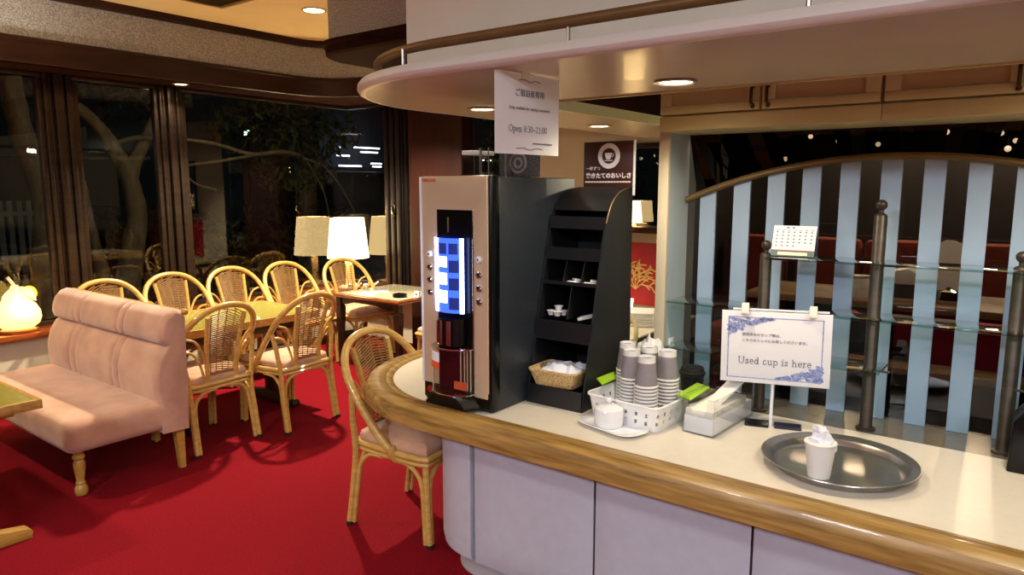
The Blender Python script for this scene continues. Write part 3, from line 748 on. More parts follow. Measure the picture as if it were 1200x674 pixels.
table_lamp('small shaded lamp on the dark ledge of the far back wall, beyond the bar', (-2.50, 4.80, 1.245), .085, .16, .03, 2, 'table lamps')
gd = thing('gourd_lamp', 'glowing onion shaped gourd lamp on the sill left of the sofa', 'lamp', (-5.66, 1.80, .54))
obj('wooden_base', MB().lathe([(0, 0), (.115, 0), (.12, .008), (.12, .022), (.105, .028), (0, .028)], (0,0,0), 28), 'sill_wood', gd)
obj('glowing_body', MB().lathe([(0, .028), (.09, .03), (.128, .06), (.142, .10), (.138, .145), (.115, .19), (.08, .225), (.055, .255), (.038, .285), (.028, .31), (.02, .325), (0, .328)], (0,0,0), 32), 'gourd', gd)
obj('stem', MB().tube(cat([(0, 0, .315), (-.004, -.012, .345), (-.004, -.035, .385)], 6), [.012]*7+[.011]*5+[.013], 8), 'leaf_gray', gd)
def leaf(c, d, w, nrm):
    c, d, w = Vector(c), Vector(d), Vector(w); mb = MB(); k = 8; n_ = Vector(nrm)
    L, Rr = [], []
    for i in range(k+1):
        t = i/k; ww = math.sin(PI*t**.8)*(1 if t < 1 else 0)+.03
        cc = c+d*t+n_*(.25*math.sin(PI*t)); L.append(cc+w*ww); Rr.append(cc-w*ww)
    vs = [tuple(p) for p in L+Rr] + [tuple(p+n_*.04) for p in L+Rr]; m_ = 2*(k+1)
    fs = []
    for i in range(k):
        q = (i, i+1, k+2+i, k+1+i); fs += [q, tuple(m_+j for j in q[::-1])]
    edge = list(range(k+1))+list(range(2*k+1, k, -1))
    fs += [(edge[i], edge[(i+1) % len(edge)], m_+edge[(i+1) % len(edge)], m_+edge[i]) for i in range(len(edge))]
    mb.add(vs, fs); return mb
obj('leaf', leaf((.03, -.01, .33), (.05, -.095, -.12), (0, .035, .012), (.06, -.03, .02)), 'leaf_gray', gd)
obj('leaf', leaf((.03, .01, .32), (.08, .075, -.10), (.0, .02, .016), (.06, .03, .02)), 'leaf_gray', gd)
obj('small_bud', MB().sphere((.0, .085, .262), .048, 8, sz=1.1), 'gourd_small', gd)
ld = bpy.data.lights.new('lamp_light', 'POINT'); ld.energy = 6; ld.color = (1, .62, .25); ld.shadow_soft_size = .12
lo = bpy.data.objects.new('lamp_light', ld); COL.objects.link(lo); lo.parent = gd; lo.location = (.19, 0, .22)

tl = thing('added_uplighter', 'added uplighter out of view at the left, brightening the ceiling', 'lamp', (-5.05, .75, 0))  # unseen uplighter added to brighten the ceiling
obj('base', MB().lathe([(0, 0), (.14, 0), (.14, .015), (.02, .03), (0, .03)], (0,0,0), 24), 'brass', tl); obj('pole', MB().tube([(0, 0, .03), (0, 0, 1.68)], .012, 8), 'brass', tl)
obj('bowl', MB().lathe([(.02, 1.66), (.10, 1.69), (.17, 1.78), (.165, 1.78), (.095, 1.70), (.02, 1.68)], (0,0,0), 28, caps=False), 'brass', tl); obj('bulb', MB().sphere((0, 0, 1.75), .04, 8), 'bulb', tl)
ld = bpy.data.lights.new('lamp_light', 'SPOT'); ld.energy = 130; ld.color = (1, .92, .74); ld.spot_size = R_(150); ld.spot_blend = .5; ld.shadow_soft_size = .06
lo = bpy.data.objects.new('lamp_light', ld); COL.objects.link(lo); lo.parent = tl; lo.location = (0, 0, 1.80); lo.rotation_euler = (PI, 0, 0)

# ================================================================ COFFEE MACHINE
cm = thing('coffee_machine', 'tall champagne fronted coffee vending machine with glowing blue display', 'coffee machine', (-1.725, 1.945, .72))
X0, X1, HT = -.17, .165, .866
mb = MB(); mb.box((X0+.004, .05, .0), (X1-.002, .56, HT-.006), .008); obj('body', mb, 'machine_side', cm)
mb = MB(); mb.box((X0+.002, .004, .004), (X1, .055, HT), .006); obj('door_surround', mb, 'black_gloss', cm)
# champagne front split around the dark channel
NX0, NX1 = -.09, .088
mb = MB()
mb.prism([(X0+.006, .075), (NX0, .075), (NX0, .742), (NX1, .742), (NX1, .055), (X1-.012, .055), (X1-.012, HT-.002), (X0+.006, HT-.002)], 'y', -.004, .006, .002)
fp = obj('front_panel', mb, 'champagne', cm)
obj('edge_strip', MB().box((X0-.002, -.008, .075), (X0+.006, .006, HT-.004), .002), 'edge_white', cm)
obj('channel_trim', MB().box((NX1-.002, -.008, .24), (NX1+.004, .0, .742), .001), 'chrome', cm)
text('brand_lettering', 'NESCAFE', .0165, 'red_print', fp, (X0+.013, -.0045, HT-.018), RX, bold=.0004)
mb = MB(); mb.box((NX0, .0, .235), (NX1, .010, .742)); obj('dark_channel', mb, 'black_gloss', cm)
# display: curved acrylic sheet lit from its edges
dz0, dz1 = .365, .640
Rg = []
for i in range(13):
    u = -1+i/6; x = -.02+.068*u; y = -.010-.022*(1-u*u)
    Rg.append((x, y))
def sheet(x_lo, x_hi, z0, z1, off, th):
    pts = [(-.02+.068*(x_lo+(x_hi-x_lo)*i/10)) for i in range(11)]
    f = lambda x: -.010-.022*(1-((x+.02)/.068)**2)-off
    mb = MB(); mb.prism([(x, f(x)-th) for x in pts]+[(x, f(x)) for x in pts[::-1]], 'z', z0, z1); return mb
ds = obj('display', sheet(-1, 1, dz0, dz1, 0, .004), 'display', cm)
obj('glowing_edge', sheet(-1.04, -.62, dz0, dz1, .0045, .002), 'display_white', ds)
obj('glowing_edge', sheet(.86, 1.04, dz0, dz1, .0045, .002), 'display_white', ds)
for z, z1 in ((.535, .572), (.470, .512), (.402, .447)): obj('glowing_patch', sheet(-.62, .12, z, z1, .0045, .0012), 'display_white', ds)
for z in (.515, .450, .378): obj('drink_picture', sheet(.25, .80, z, z+.045, .0045, .0012), 'display_dark', ds)
obj('drink_picture', sheet(-.5, .1, .582, .622, .0045, .0012), 'display_dark', ds); obj('drink_picture', sheet(.25, .75, .582, .622, .0045, .0012), 'display_dark', ds)
obj('coin_slot_light', MB().box((-.038, -.003, .66), (-.031, .001, .715), .001), 'brass', cm)
for x, zz in ((-.122, (.575, .525, .478, .430)), (.118, (.568, .512, .463, .415))):
    for i, z in enumerate(zz):
        mb = MB(); mb.lathe([(0, -.005), (.011, -.005), (.0125, 0), (.0125, .006), (.009, .010), (0, .011)], (0,0,0), 16)
        bt = obj('selection_button', mb, 'chrome' if i else 'edge_white', cm, loc=(x, -.006, z), rot=(PI/2, 0, 0))
        obj('button_mark', MB().lathe([(0, .011), (.004, .0112), (.004, .0118), (0, .0118)], (0,0,0), 10), 'ink_black', bt)
# spout cowl
mb = MB(); mb.prism(arc(0, .0, .062, 180, 360, 14), 'z', .245, .345); obj('spout_cowl', mb, 'black_gloss', cm, loc=(-.01, .002, 0))
mb = MB()
for x in (-.04, -.022, .01, .02): mb.tube([(x, -.05-.012*math.cos(x*20), .25), (x, -.05-.012*math.cos(x*20), .34)], .005, 6)
obj('spout_pipe', mb, 'chrome', cm)
# cup station with clear sliding guard
mb = MB(); mb.box((NX0-.012, .0, .06), (NX1+.008, .012, .235)); obj('cup_bay', mb, 'dark_red', cm)
n = 16; ro, ri = .098, .094
ga = [(-.005+ro*math.cos(R_(a)), ro*.78*math.sin(R_(a))) for a in [180+180*i/n for i in range(n+1)]]
gb = [(-.005+ri*math.cos(R_(a)), ri*.78*math.sin(R_(a))) for a in [360-180*i/n for i in range(n+1)]]
mb = MB(); mb.prism(ga+gb, 'z', .062, .238); gg = obj('clear_guard', mb, 'clear_glass', cm)
mb = MB(); mb.tube([(x, y, .236) for x, y in ga], .003, 6); mb.tube([(x, y, .064) for x, y in ga], .003, 6); obj('guard_rim', mb, 'chrome', gg)
def guard_patch(a0, a1, z0, z1, m, nm):
    A = [a0+(a1-a0)*i/6 for i in range(7)]
    p = [(-.005+(ro+.0015)*math.cos(R_(a)), (ro+.0015)*.78*math.sin(R_(a))) for a in A]; q = [(-.005+(ro+.0004)*math.cos(R_(a)), (ro+.0004)*.78*math.sin(R_(a))) for a in A[::-1]]
    obj(nm, MB().prism(p+q, 'z', z0, z1), m, gg)
guard_patch(205, 262, .185, .222, 'paper', 'sticker'); guard_patch(205, 262, .158, .185, 'orange_print', 'sticker')
mb = MB()
for x in (.02, .038, .052, .068): mb.box((x, -.004, .07), (x+.004, .0, .23))
obj('guide_rib', mb, 'champagne', cm)
obj('orange_label', MB().box((-.01, -.006, .07), (.05, 0, .10)), 'orange_print', cm)
mb = MB(); b_ = [(-.10, .0), (-.085, -.062), (.075, -.062), (.105, .0)]; t_ = [(-.082, .0), (-.065, -.074), (.058, -.074), (.085, .0)]
mb.rings([[(x*1.22, y*1.02, .016) for x, y in b_], [(x*1.2, y*1.02, .022) for x, y in b_], [(x, y, .062) for x, y in t_]]); obj('drip_tray', mb, 'black_gloss', cm)
obj('lower_band', MB().box((X0+.004, -.003, .016), (X1-.004, .006, .076), .002), 'black_gloss', cm)
obj('red_emblem', MB().lathe([(0, 0), (.014, 0), (.014, .002), (0, .002)], (0,0,0), 20), 'red_mark', cm, loc=(X0+.034, -.003, .048), rot=(PI/2, 0, 0))
mb = MB()
for x in (X0+.03, X1-.03):
    for y in (.04, .5): mb.lathe([(.014, 0), (.014, .008)], (x, y, 0), 10)
obj('rubber_feet', mb, 'rubber', cm)
# bean hopper on top
hp = obj('bean_hopper', MB().box((-.168, .24, HT-.004), (-.108, .36, HT+.085), .003), 'acrylic', cm)
obj('hopper_lid', MB().box((-.170, .235, HT+.085), (-.106, .365, HT+.102), .003), 'paper', hp)
for x in (-.085, -.045, .04):
    mb = MB(); mb.tube([(x, .25, HT-.008), (x, .25, HT+.11)], .006 if x != -.045 else .003, 8); obj('chrome_rod', mb, 'chrome', cm)
pl_ = obj('emblem_plate', MB().box((-.03, .30, HT-.004), (.16, .312, HT+.105), .002), 'speckle', cm)
mb = MB(); mb.tube([(.065+.036*math.cos(2*PI*k/24), .2985, HT+.05+.036*math.sin(2*PI*k/24)) for k in range(24)], .006, 6, True); mb.tube([(.065+.018*math.cos(2*PI*k/16), .2985, HT+.05+.018*math.sin(2*PI*k/16)) for k in range(16)], .006, 6, True)
obj('round_emblem', mb, 'speckle_light', pl_)

# ================================================================ CONDIMENT RACK
rk = thing('condiment_rack', 'sloping black shelf rack of supplies right of the coffee machine', 'rack', (-1.4325, 2.165, .72))
W = .1225
front = lambda z: (.0 if z < .0 else z*.205 if z < .70 else .1435+(z-.70)*.55)
sprof = [(-.004, 0), (.0, .02), (.05, .25), (.105, .50), (.137, .64), (.155, .70), (.185, .755), (.23, .795), (.285, .815), (.355, .822), (.36, 0)]
for s in (-1, 1):
    mb = MB(); mb.prism(sprof, 'x', s*W-.004, s*W+.004); obj('side_panel', mb, 'black_matte', rk)
obj('back_panel', MB().box((-W, .352, 0), (W, .36, .82)), 'black_matte', rk)
obj('base', MB().box((-W, -.004, 0), (W, .352, .03)), 'black_matte', rk)
obj('base_lip', MB().box((-W, -.006, 0), (W, .003, .075), .001), 'black_matte', rk)
def rshelf(z, lip):
    y = z*.215
    obj('shelf', MB().box((-W, y+.004, z), (W, .352, z+.005)), 'black_matte', rk)
    obj('shelf_lip', MB().box((-W, y-.001, z-.002), (W, y+.004, z+lip)), 'black_matte', rk)
rshelf(.245, .075); rshelf(.455, .012); rshelf(.55, .045); rshelf(.668, .045)
for x, z0, z1 in ((-.035, .46, .55), (.045, .46, .55), (.005, .325, .455)):
    y = z0*.215; obj('divider', MB().prism([(y+.006, z0), (y+.04, z1), (.352, z1), (.352, z0)], 'x', x-.002, x+.002), 'black_matte', rk)
mb = MB(); mb.prism([(.172, .735), (.19, .757), (.235, .797), (.285, .817), (.355, .824), (.355, .818), (.285, .811), (.236, .789), (.194, .752), (.178, .735)], 'x', -W, W); obj('hood', mb, 'black_matte', rk)
mb = MB(); mb.tube(cat([(W+.003, .150, .69), (W+.003, .185, .755), (W+.003, .23, .795), (W+.003, .285, .815), (W+.003, .35, .822)], 5), .0022, 6); obj('edge_piping', mb, 'brass', rk)
# coffee sign on the rack
sg = thing('coffee_placard', 'dark brown placard with white coffee cup emblem standing on the black rack', 'sign', (-1.39, 2.475, 1.542))
obj('panel', MB().box((-.112, -.004, 0), (.108, .006, .178), .001), 'sign_brown', sg)
obj('white_side', MB().box((.108, -.006, -.03), (.114, .006, .180), .001), 'edge_white', sg)
def disc(r, z0=0, z1=.001, n=32, r0=None):
    mb = MB(); mb.lathe([(0, z0), (r, z0), (r, z1), (0, z1)], (0,0,0), n); return mb
em = obj('emblem_ring', disc(.049), 'paper', sg, loc=(.002, -.0041, .122), rot=RX)
obj('emblem_centre', disc(.030, .001, .0016), 'sign_brown', em)
mb = MB(); mb.prism([(-.017, .012), (.013, .012), (.011, -.004), (.005, -.013), (-.009, -.013), (-.015, -.004)], 'z', .0016, .0024); mb.prism([(-.022, -.016), (.018, -.016), (.014, -.019), (-.018, -.019)], 'z', .0016, .0024)
mb.tube([(.014+.007*math.cos(a), .003+.006*math.sin(a), .002) for a in [-1.5+.3*i for i in range(11)]], .0016, 5)
obj('cup_symbol', mb, 'paper', em)
text('lettering', '一杯ずつ', .0165, 'paper', sg, (-.101, -.0045, .073), RX, bold=.0003)
text('lettering', '挽きたてのおいしさ', .0225, 'paper', sg, (-.101, -.0045, .045), RX, bold=.0009)
mb = MB()
for k in range(16): mb.box((-.104+k*.0128, -.0048, .019), (-.104+k*.0128+.0105, -.004, .0245))
obj('fine_print', mb, 'paper_warm', sg)

# wicker basket with paper
wb = thing('wicker_basket', 'small wicker basket lined with white paper in the black rack', 'basket', (-1.4425, 2.225, .797), R_(3))
def rrect(hx, hy, r, z, n=4, ox=0, oy=0):
    out = []
    for cx, cy, a in ((hx-r, hy-r, 0), (-hx+r, hy-r, 90), (-hx+r, -hy+r, 180), (hx-r, -hy+r, 270)):
        out += [(ox+cx+r*math.cos(R_(a+90*i/n)), oy+cy+r*math.sin(R_(a+90*i/n)), z) for i in range(n+1)]
    return out
mb = MB(); mb.rings([rrect(.083, .062, .02, 0), rrect(.092, .073, .022, .03), rrect(.100, .080, .024, .058), rrect(.095, .075, .022, .058), rrect(.086, .066, .02, .03), rrect(.078, .057, .018, .006)]); obj('woven_bowl', mb, 'wicker', wb, angle=70)
mb = MB(); mb.tube(cat(rrect(.099, .079, .024, .060), 2, True), .006, 8, True); obj('rolled_rim', mb, 'wicker', wb)
random.seed(11)
def crumple(w, d, h, seed, nx=9, ny=7):
    rnd = random.Random(seed); vs = []; fs = []
    for j in range(ny+1):
        for i in range(nx+1):
            u, v = i/nx-.5, j/ny-.5
            vs.append((u*2*w, v*2*d, h*(.35+.65*(1-(2*u)**2)*(1-(2*v)**2))+rnd.uniform(-.2, .2)*h))
    m_ = len(vs); vs += [(x, y, z-.002) for x, y, z in vs]
    for j in range(ny):
        for i in range(nx):
            a = j*(nx+1)+i; q = (a, a+1, a+nx+2, a+nx+1); fs += [q, tuple(m_+k for k in q[::-1])]
    mb = MB(); mb.add(vs, fs); return mb
pn = obj('paper_liner', crumple(.085, .066, .05, 5), 'tissue', wb, angle=20); pn.location = (.005, .012, .032); pn.rotation_euler = (.25, -.1, .1)

# supplies in the rack
def creamer(name, label, loc, rz, group):
    t = thing(name, label, 'creamer', loc, rz, group)
    obj('pot', MB().lathe([(0, 0), (.011, 0), (.015, .016), (.016, .017), (0, .017)], (0,0,0), 12), 'plastic_white', t)
    obj('foil_lid', MB().lathe([(0, .017), (.018, .017), (.018, .0185), (0, .0185)], (0,0,0), 12), 'paper', t); return t
GS = 'creamer pots in the black rack'
c0 = creamer('creamer_pot', 'white creamer pot, leftmost in the lower cell of the black rack', (-1.515, 2.265, 1.051), 0, GS)
dup(c0, (-1.482, 2.258, 1.051), .4, 'white creamer pot at the front middle of the lower rack cell')
dup(c0, (-1.495, 2.29, 1.051), .9, 'white creamer pot behind two others in the lower rack cell')
dup(c0, (-1.470, 2.285, 1.051), .9, 'white creamer pot next to the divider in the lower rack cell')
dup(c0, (-1.487, 2.275, 1.070), .2, 'white creamer pot on top of the heap in the lower rack cell')
def sachet(label, loc, rot, w=.028, m='paper', group='sugar sachets in the black rack'):
    t = tag(obj('sugar_sachet', MB().rings([[( -w, y, z) for y, z in ((-.012, 0), (.012, 0), (.012, .001), (-.012, .001))], [(-w*.7, y, z) for y, z in ((-.011, -.001), (.011, -.001), (.011, .006), (-.011, .006))], [(w*.7, y, z) for y, z in ((-.011, -.001), (.011, -.001), (.011, .006), (-.011, .006))], [(w, y, z) for y, z in ((-.012, 0), (.012, 0), (.012, .001), (-.012, .001))]]), m), label, 'sachet', group)
    t.location = loc; t.rotation_euler = rot; return t
for i, (x, dz) in enumerate(((-1.438, .0), (-1.418, .002), (-1.428, .009))):
    sachet(['white sachet at the left of the middle upper cell of the rack', 'white sachet at right of the middle upper cell of the rack', 'white sachet lying on top in the middle upper cell of rack'][i], (x, 2.285+.012*i, 1.180+dz), (.15, 0, .5+i), .02)
for i, (x, dz) in enumerate(((-1.365, .0), (-1.340, .0), (-1.352, .009))):
    sachet(['yellowish sachet at left of the right upper cell of the rack', 'yellowish sachet at right of the right upper cell of rack', 'yellowish sachet on top in the right upper cell of rack'][i], (x, 2.285+.01*i, 1.180+dz), (.15, 0, .3+i*.9), .02, 'paper_warm')
sachet('pale sugar stick lying in the lower right cell of the black rack', (-1.365, 2.30, 1.052), (.2, -.2, .7), .045, 'paper_warm')

# ================================================================ COUNTER ITEMS
Z = .7205
# rectangular plate + pot
pt = thing('serving_plate', 'white oblong plate under the lidded sugar pot on the counter', 'plate', (-1.135, 2.085, Z), R_(-14))
mb = MB(); mb.rings([rrect(.085, .04, .03, 0, 6), rrect(.10, .052, .04, .004, 6), rrect(.128, .072, .055, .014, 6), rrect(.126, .070, .054, .0165, 6), rrect(.10, .052, .04, .008, 6), rrect(.08, .035, .03, .006, 6)]); obj('dish', mb, 'porcelain', pt, angle=70)
po = thing('sugar_pot', 'white porcelain sugar pot with knobbed lid on oblong plate', 'pot', (-1.155, 2.09, Z+.0065), R_(-14))
obj('pot', MB().lathe([(0, 0), (.044, 0), (.050, .008), (.051, .05), (.048, .058), (0, .058)], (0,0,0), 32), 'porcelain', po)
obj('lid', MB().lathe([(.05, .058), (.048, .063), (.03, .072), (.012, .075), (0, .075)], (0,0,0), 32), 'porcelain', po)
obj('knob', MB().lathe([(0, .073), (.008, .074), (.007, .08), (.013, .088), (.012, .095), (.006, .099), (0, .10)], (0,0,0), 16), 'porcelain', po)
# slotted basket
bk = thing('cup_crate', 'white slotted plastic crate holding upturned paper cups', 'crate', (-1.118, 2.245, Z), R_(-6))
hx, hy, hz = .145, .125, .088
mb = MB(); bot_ = rrect(hx-.012, hy-.012, .03, .004, 5); mb.rings([rrect(hx-.012, hy-.012, .03, 0, 5), bot_]); obj('floor_tray', mb, 'plastic_white', bk)
mb = MB()
def wallpt(s, z):
    """s in 0..1 around perimeter"""
    k = z/hz; r = rrect(hx-.012*(1-k), hy-.012*(1-k), .03, z, 5); m_ = len(r); f = s*m_; i = int(f) % m_; t = f-int(f)
    return Vector(r[i]).lerp(Vector(r[(i+1) % m_]), t)
ringz = (.004, .022, .036, .050, .064, .088)
rng = rrect(hx, hy, .03, 0, 5)
def perim(z, off=0):
    k = z/hz; base = rrect(hx-.012*(1-k)-off, hy-.012*(1-k)-off, .03, z, 5)
    out = []; N = 96
    seg = [(Vector(base[(i+1) % len(base)])-Vector(base[i])).length for i in range(len(base))]; tot = sum(seg)
    for q in range(N):
        d = tot*q/N; i = 0
        while d > seg[i]: d -= seg[i]; i += 1
        out.append(Vector(base[i]).lerp(Vector(base[(i+1) % len(base)]), d/seg[i] if seg[i] else 0))
    return out
N = 96; Ro = [perim(z) for z in ringz]; Ri = [perim(z, .0025) for z in ringz]
for j in range(len(ringz)-1):
    for q in range(N):
        slot = j in (1, 3) and q % 4 == 1
        if slot: continue
        q2 = (q+1) % N; mb.add([Ro[j][q], Ro[j][q2], Ro[j+1][q2], Ro[j+1][q], Ri[j][q], Ri[j][q2], Ri[j+1][q2], Ri[j+1][q]], [(0,1,2,3),(4,7,6,5)])
obj('slotted_wall', mb, 'plastic_white', bk, angle=30)
mb = MB(); mb.tube(cat(rrect(hx+.002, hy+.002, .03, hz, 5), 1, True), .005, 6, True); obj('rim', mb, 'plastic_white', bk)
hm = Matrix.Rotation(R_(6), 3, 'Z')
def hplate(c):
    pts = [hm @ Vector((x+1.118, y-2.245, z-Z)) for x, y, z in c]; up = Vector((0, 0, .006)); mb = MB()
    v, f = mb.add(pts+[p+up for p in pts], [(3,2,1,0),(4,5,6,7),(0,1,5,4),(1,2,6,5),(2,3,7,6),(3,0,4,7)]); mb.bevel(f, .002); return mb
obj('handle', hplate(((-.980, 2.258, .824), (-.911, 2.208, .830), (-.912, 2.385, .832), (-.980, 2.434, .826))), 'lime', bk)
obj('handle', hplate(((-1.300, 2.25, .830), (-1.250, 2.208, .824), (-1.250, 2.325, .826), (-1.290, 2.367, .832))), 'lime', bk)
# paper cups, upside down in stacks
def paper_cup_mesh(t):
    obj('sleeve', MB().lathe([(.0275, .012), (.0275, .0095), (.0368, .098), (.0370, .100), (.0362, .100), (.0270, .012)][1:5]+[(.0268, .0095)], (0,0,0), 22), 'cup_gray', t)
    obj('base', MB().lathe([(.0, .010), (.024, .010), (.026, 0), (.0272, 0), (.0286, .020), (.0278, .0205), (.0, .0205)], (0,0,0), 22), 'cup_white', t)
    obj('rim', MB().lathe([(.0362, .0985), (.0378, .0985), (.0395, .101), (.0392, .105), (.037, .1055), (.0355, .103)], (0,0,0), 22), 'cup_white', t)
ordn = ['topmost', 'second from the top', 'third from the top', 'fourth from the top', 'fifth from the top', 'sixth from the top', 'seventh from the top', 'eighth from the top', 'ninth from the top', 'tenth from the top', 'eleventh from the top']
stacks = [('front middle stack in the crate', -1.064, 2.186, .966), ('right stack in the crate', -1.038, 2.300, .97), ('front left stack in the crate', -1.150, 2.240, .968),
          ('back left stack in the crate', -1.213, 2.330, .97), ('back middle stack in the crate', -1.122, 2.325, .968)]
first = None
for nm, x, y, zt_ in stacks:
    for k in range(11):
        z = zt_ - .0125*k
        if z - .106 < Z + .005 - .0125: break
        if first is None:
            first = thing('paper_cup', '', 'cup', (x, y, z), 0, 'upturned paper cups in the white crate'); first.rotation_euler = (PI, 0, 0); paper_cup_mesh(first); first.scale = (1.08, 1.08, 1.0)
            first['label'] = 'upturned gray cup, %s of the %s' % (ordn[k], nm); c = first
        else:
            c = dup(first, (x, y, z), 0, 'upturned gray cup, %s of the %s' % (ordn[k], nm)); c.rotation_euler = (PI, 0, random.uniform(0, 6))
pb = tag(obj('plastic_bag', crumple(.085, .05, .22, 21, 12, 10), 'clear_ribbon', angle=15), 'crumpled translucent plastic bag behind the cup stacks', 'bag'); pb.location = (-1.175, 2.44, Z+.02)
# tumbler
tb = thing('lidded_tumbler', 'dark takeaway tumbler with black lid behind the white crate', 'cup', (-1.035, 2.52, Z))
obj('body', MB().lathe([(0, 0), (.033, 0), (.036, .004), (.045, .118), (0, .118)], (0,0,0), 28), 'black_matte', tb)
obj('lid', MB().lathe([(.046, .114), (.049, .118), (.049, .126), (.044, .130), (.042, .142), (.040, .144), (.034, .140), (0, .139)], (0,0,0), 28), 'rubber', tb)
obj('sip_tab', MB().obox((.0, -.02, .142), (.014, 0, 0), (0, .011, 0), (0, 0, .003), .001), 'rubber', tb)
# napkin dispenser box
nb = thing('napkin_box', 'clear acrylic box of paper napkins beside the sign stand', 'box', (-.866, 2.36, Z), R_(-4))
a, b, h_ = .058, .165, .128
mb = MB(); mb.box((-a, -b, 0), (a, b, .003)); mb.box((-a, b-.003, .003), (a, b, h_)); mb.box((-a, -b+.003, .003), (-a+.003, b-.003, h_)); mb.box((a-.003, -b+.003, .003), (a, b-.003, h_))
mb.prism([(-a, .003), (a, .003), (a, h_), (.035, h_), (.03, .088), (.02, .072), (-.02, .072), (-.03, .088), (-.035, h_), (-a, h_)], 'y', -b, -b+.003)
obj('acrylic_case', mb, 'acrylic', nb)
mb = MB(); mb.box((-a+.006, -b+.006, .004), (a-.006, b-.006, .060), .002); obj('napkin_pile', mb, 'paper', nb)
mb = MB(); mb.box((-a+.008, -b+.008, .0605), (a-.008, b-.05, .085), .004); obj('napkin_fold', mb, 'paper_warm', nb)
mb = MB(); mb.obox((.016, .0, .112), (.024, .0, -.004), (.014, .085, .036), (0, -.001, .0015)); obj('raised_napkin', mb, 'paper_warm', nb)
# tongs / pens
tg = thing('serving_tongs', 'black and white tongs lying behind the green crate handle', 'tongs', (-.93, 2.50, Z+.0), R_(40))
obj('arm', MB().tube(cat([(-.10, 0, .006), (-.02, .0, .03), (.06, .0, .06), (.09, 0, .058)], 5), .006, 8), 'ink_black', tg)
obj('arm', MB().tube(cat([(-.10, .03, .006), (-.02, .022, .03), (.06, .012, .066), (.09, 0, .064)], 5), .006, 8), 'edge_white', tg)
# second napkin pack behind
kb = tag(obj('napkin_pack', MB().box((-.05, -.06, 0), (.05, .06, .05), .006), 'kraft'), 'kraft paper pack standing behind the napkin box', 'pack'); kb.location = (-.93, 2.49, Z); kb.rotation_euler = (0, 0, R_(-8))
bpy.data.objects.remove(kb)

# used cup sign
us = thing('sign_stand', 'clear acrylic sign stand reading Used cup is here on the counter', 'sign', (-.712, 2.445, Z), R_(16))
obj('base_plate', MB().box((-.085, -.035, 0), (-.006, .035, .006), .002), 'black_gloss', us); obj('base_plate', MB().box((.012, -.030, 0), (.10, .03, .006), .002), 'navy', us)
obj('rod', MB().tube([(0, -.012, 0), (0, -.012, .40)], .0055, 8), 'edge_white', us)
sp_ = obj('sign_sheet', MB().box((-.182, -.026, .142), (.182, -.022, .403), .001), 'paper', us); sp_.rotation_euler = (0, R_(-.6), 0); sp_.scale = (.965, 1, .96); sp_.location = (.004, 0, .018)
mb = MB(); yf = -.0265
for q in ((-.160, .158, -.156, .382), (.152, .158, .156, .382), (-.160, .158, .156, .1615), (-.160, .379, .156, .382)): mb.box((q[0], yf, q[1]), (q[2], yf+.001, q[3]))
fr_ = obj('blue_border', mb, 'ink_blue', sp_)
for sgn in (1, -1):
    rnd = random.Random(4+sgn); mb = MB()
    for k in range(120):
        u = rnd.random()**1.6; v = rnd.random()*(1-u)**1.2
        x = (-.156+u*.15)*1; z = .378-v*.062
        if sgn < 0: x, z = -x, .54-z
        r = rnd.uniform(.003, .007); mb.prism([(x+r*math.cos(2*PI*i/7)*1.3, z+r*math.sin(2*PI*i/7)) for i in range(7)], 'y', yf-.0001*(k % 4), yf+.0005)
    obj('floral_corner', mb, 'ink_blue', sp_)
serif('lettering', 'Used cup is here', .0335, 'ink', sp_, (.0, yf-.0002, .222), RX)
text('lettering', '使用済みのカップ等は、', .0125, 'ink', sp_, (-.112, yf-.0002, .318), RX)
text('lettering', 'こちらのトレイにお返しくださいませ。', .0125, 'ink', sp_, (-.112, yf-.0002, .297), RX)
obj('top_bar', MB().tube([(-.14, -.020, .408), (.165, -.020, .412)], .004, 6), 'edge_white', us)
for x in (-.10, .115):
    mb = MB(); mb.prism([(-.040, .392), (-.012, .392), (-.010, .40), (-.020, .432), (-.032, .432), (-.042, .40)], 'x', x-.012, x+.012, .002); obj('clip', mb, 'paper_warm', us)

# tray and cup
ty = thing('serving_tray', 'round stainless steel tray holding a used paper cup on the counter', 'tray', (-.435, 2.185, Z))
prof_ = [(0, .004), (.168, .004), (.178, .008), (.186, .022), (.192, .026), (.206, .029), (.213, .033), (.216, .0325), (.217, .030), (.208, .0265), (.193, .023), (.189, .020), (.181, .003), (.168, 0), (0, 0)]
obj('dish', MB().lathe(prof_, (0,0,0), 64, caps=False), 'steel', ty)
uc = thing('paper_cup', 'white paper cup stuffed with a tissue standing on the steel tray', 'cup', (-.462, 2.075, Z+.0045))
obj('wall', MB().lathe([(.026, .002), (.030, 0), (.0305, .002), (.0415, .098), (.0405, .098), (.029, .006), (0, .006)], (0,0,0), 32), 'cup_white', uc)
obj('rim', MB().lathe([(.040, .097), (.043, .0975), (.0445, .1), (.0435, .103), (.041, .103)], (0,0,0), 32), 'cup_white', uc)
ts = thing('crumpled_tissue', 'white crumpled tissue stuffed in the paper cup on the tray', 'tissue', (-.458, 2.08, Z+.085), .6); ts.scale = (1.3, 1.3, 1.2)
rnd = random.Random(9); mb = MB(); Rg = []
for i in range(9):
    t = i/8; base_r = .03*(1-t*.72); Rg.append([((base_r+rnd.uniform(-.006, .007))*math.cos(2*PI*k/14)-.008*t, (base_r+rnd.uniform(-.006, .007))*math.sin(2*PI*k/14), t*.055+rnd.uniform(-.003, .004)) for k in range(14)])
mb.rings(Rg); obj('folds', mb, 'tissue', ts, angle=12)
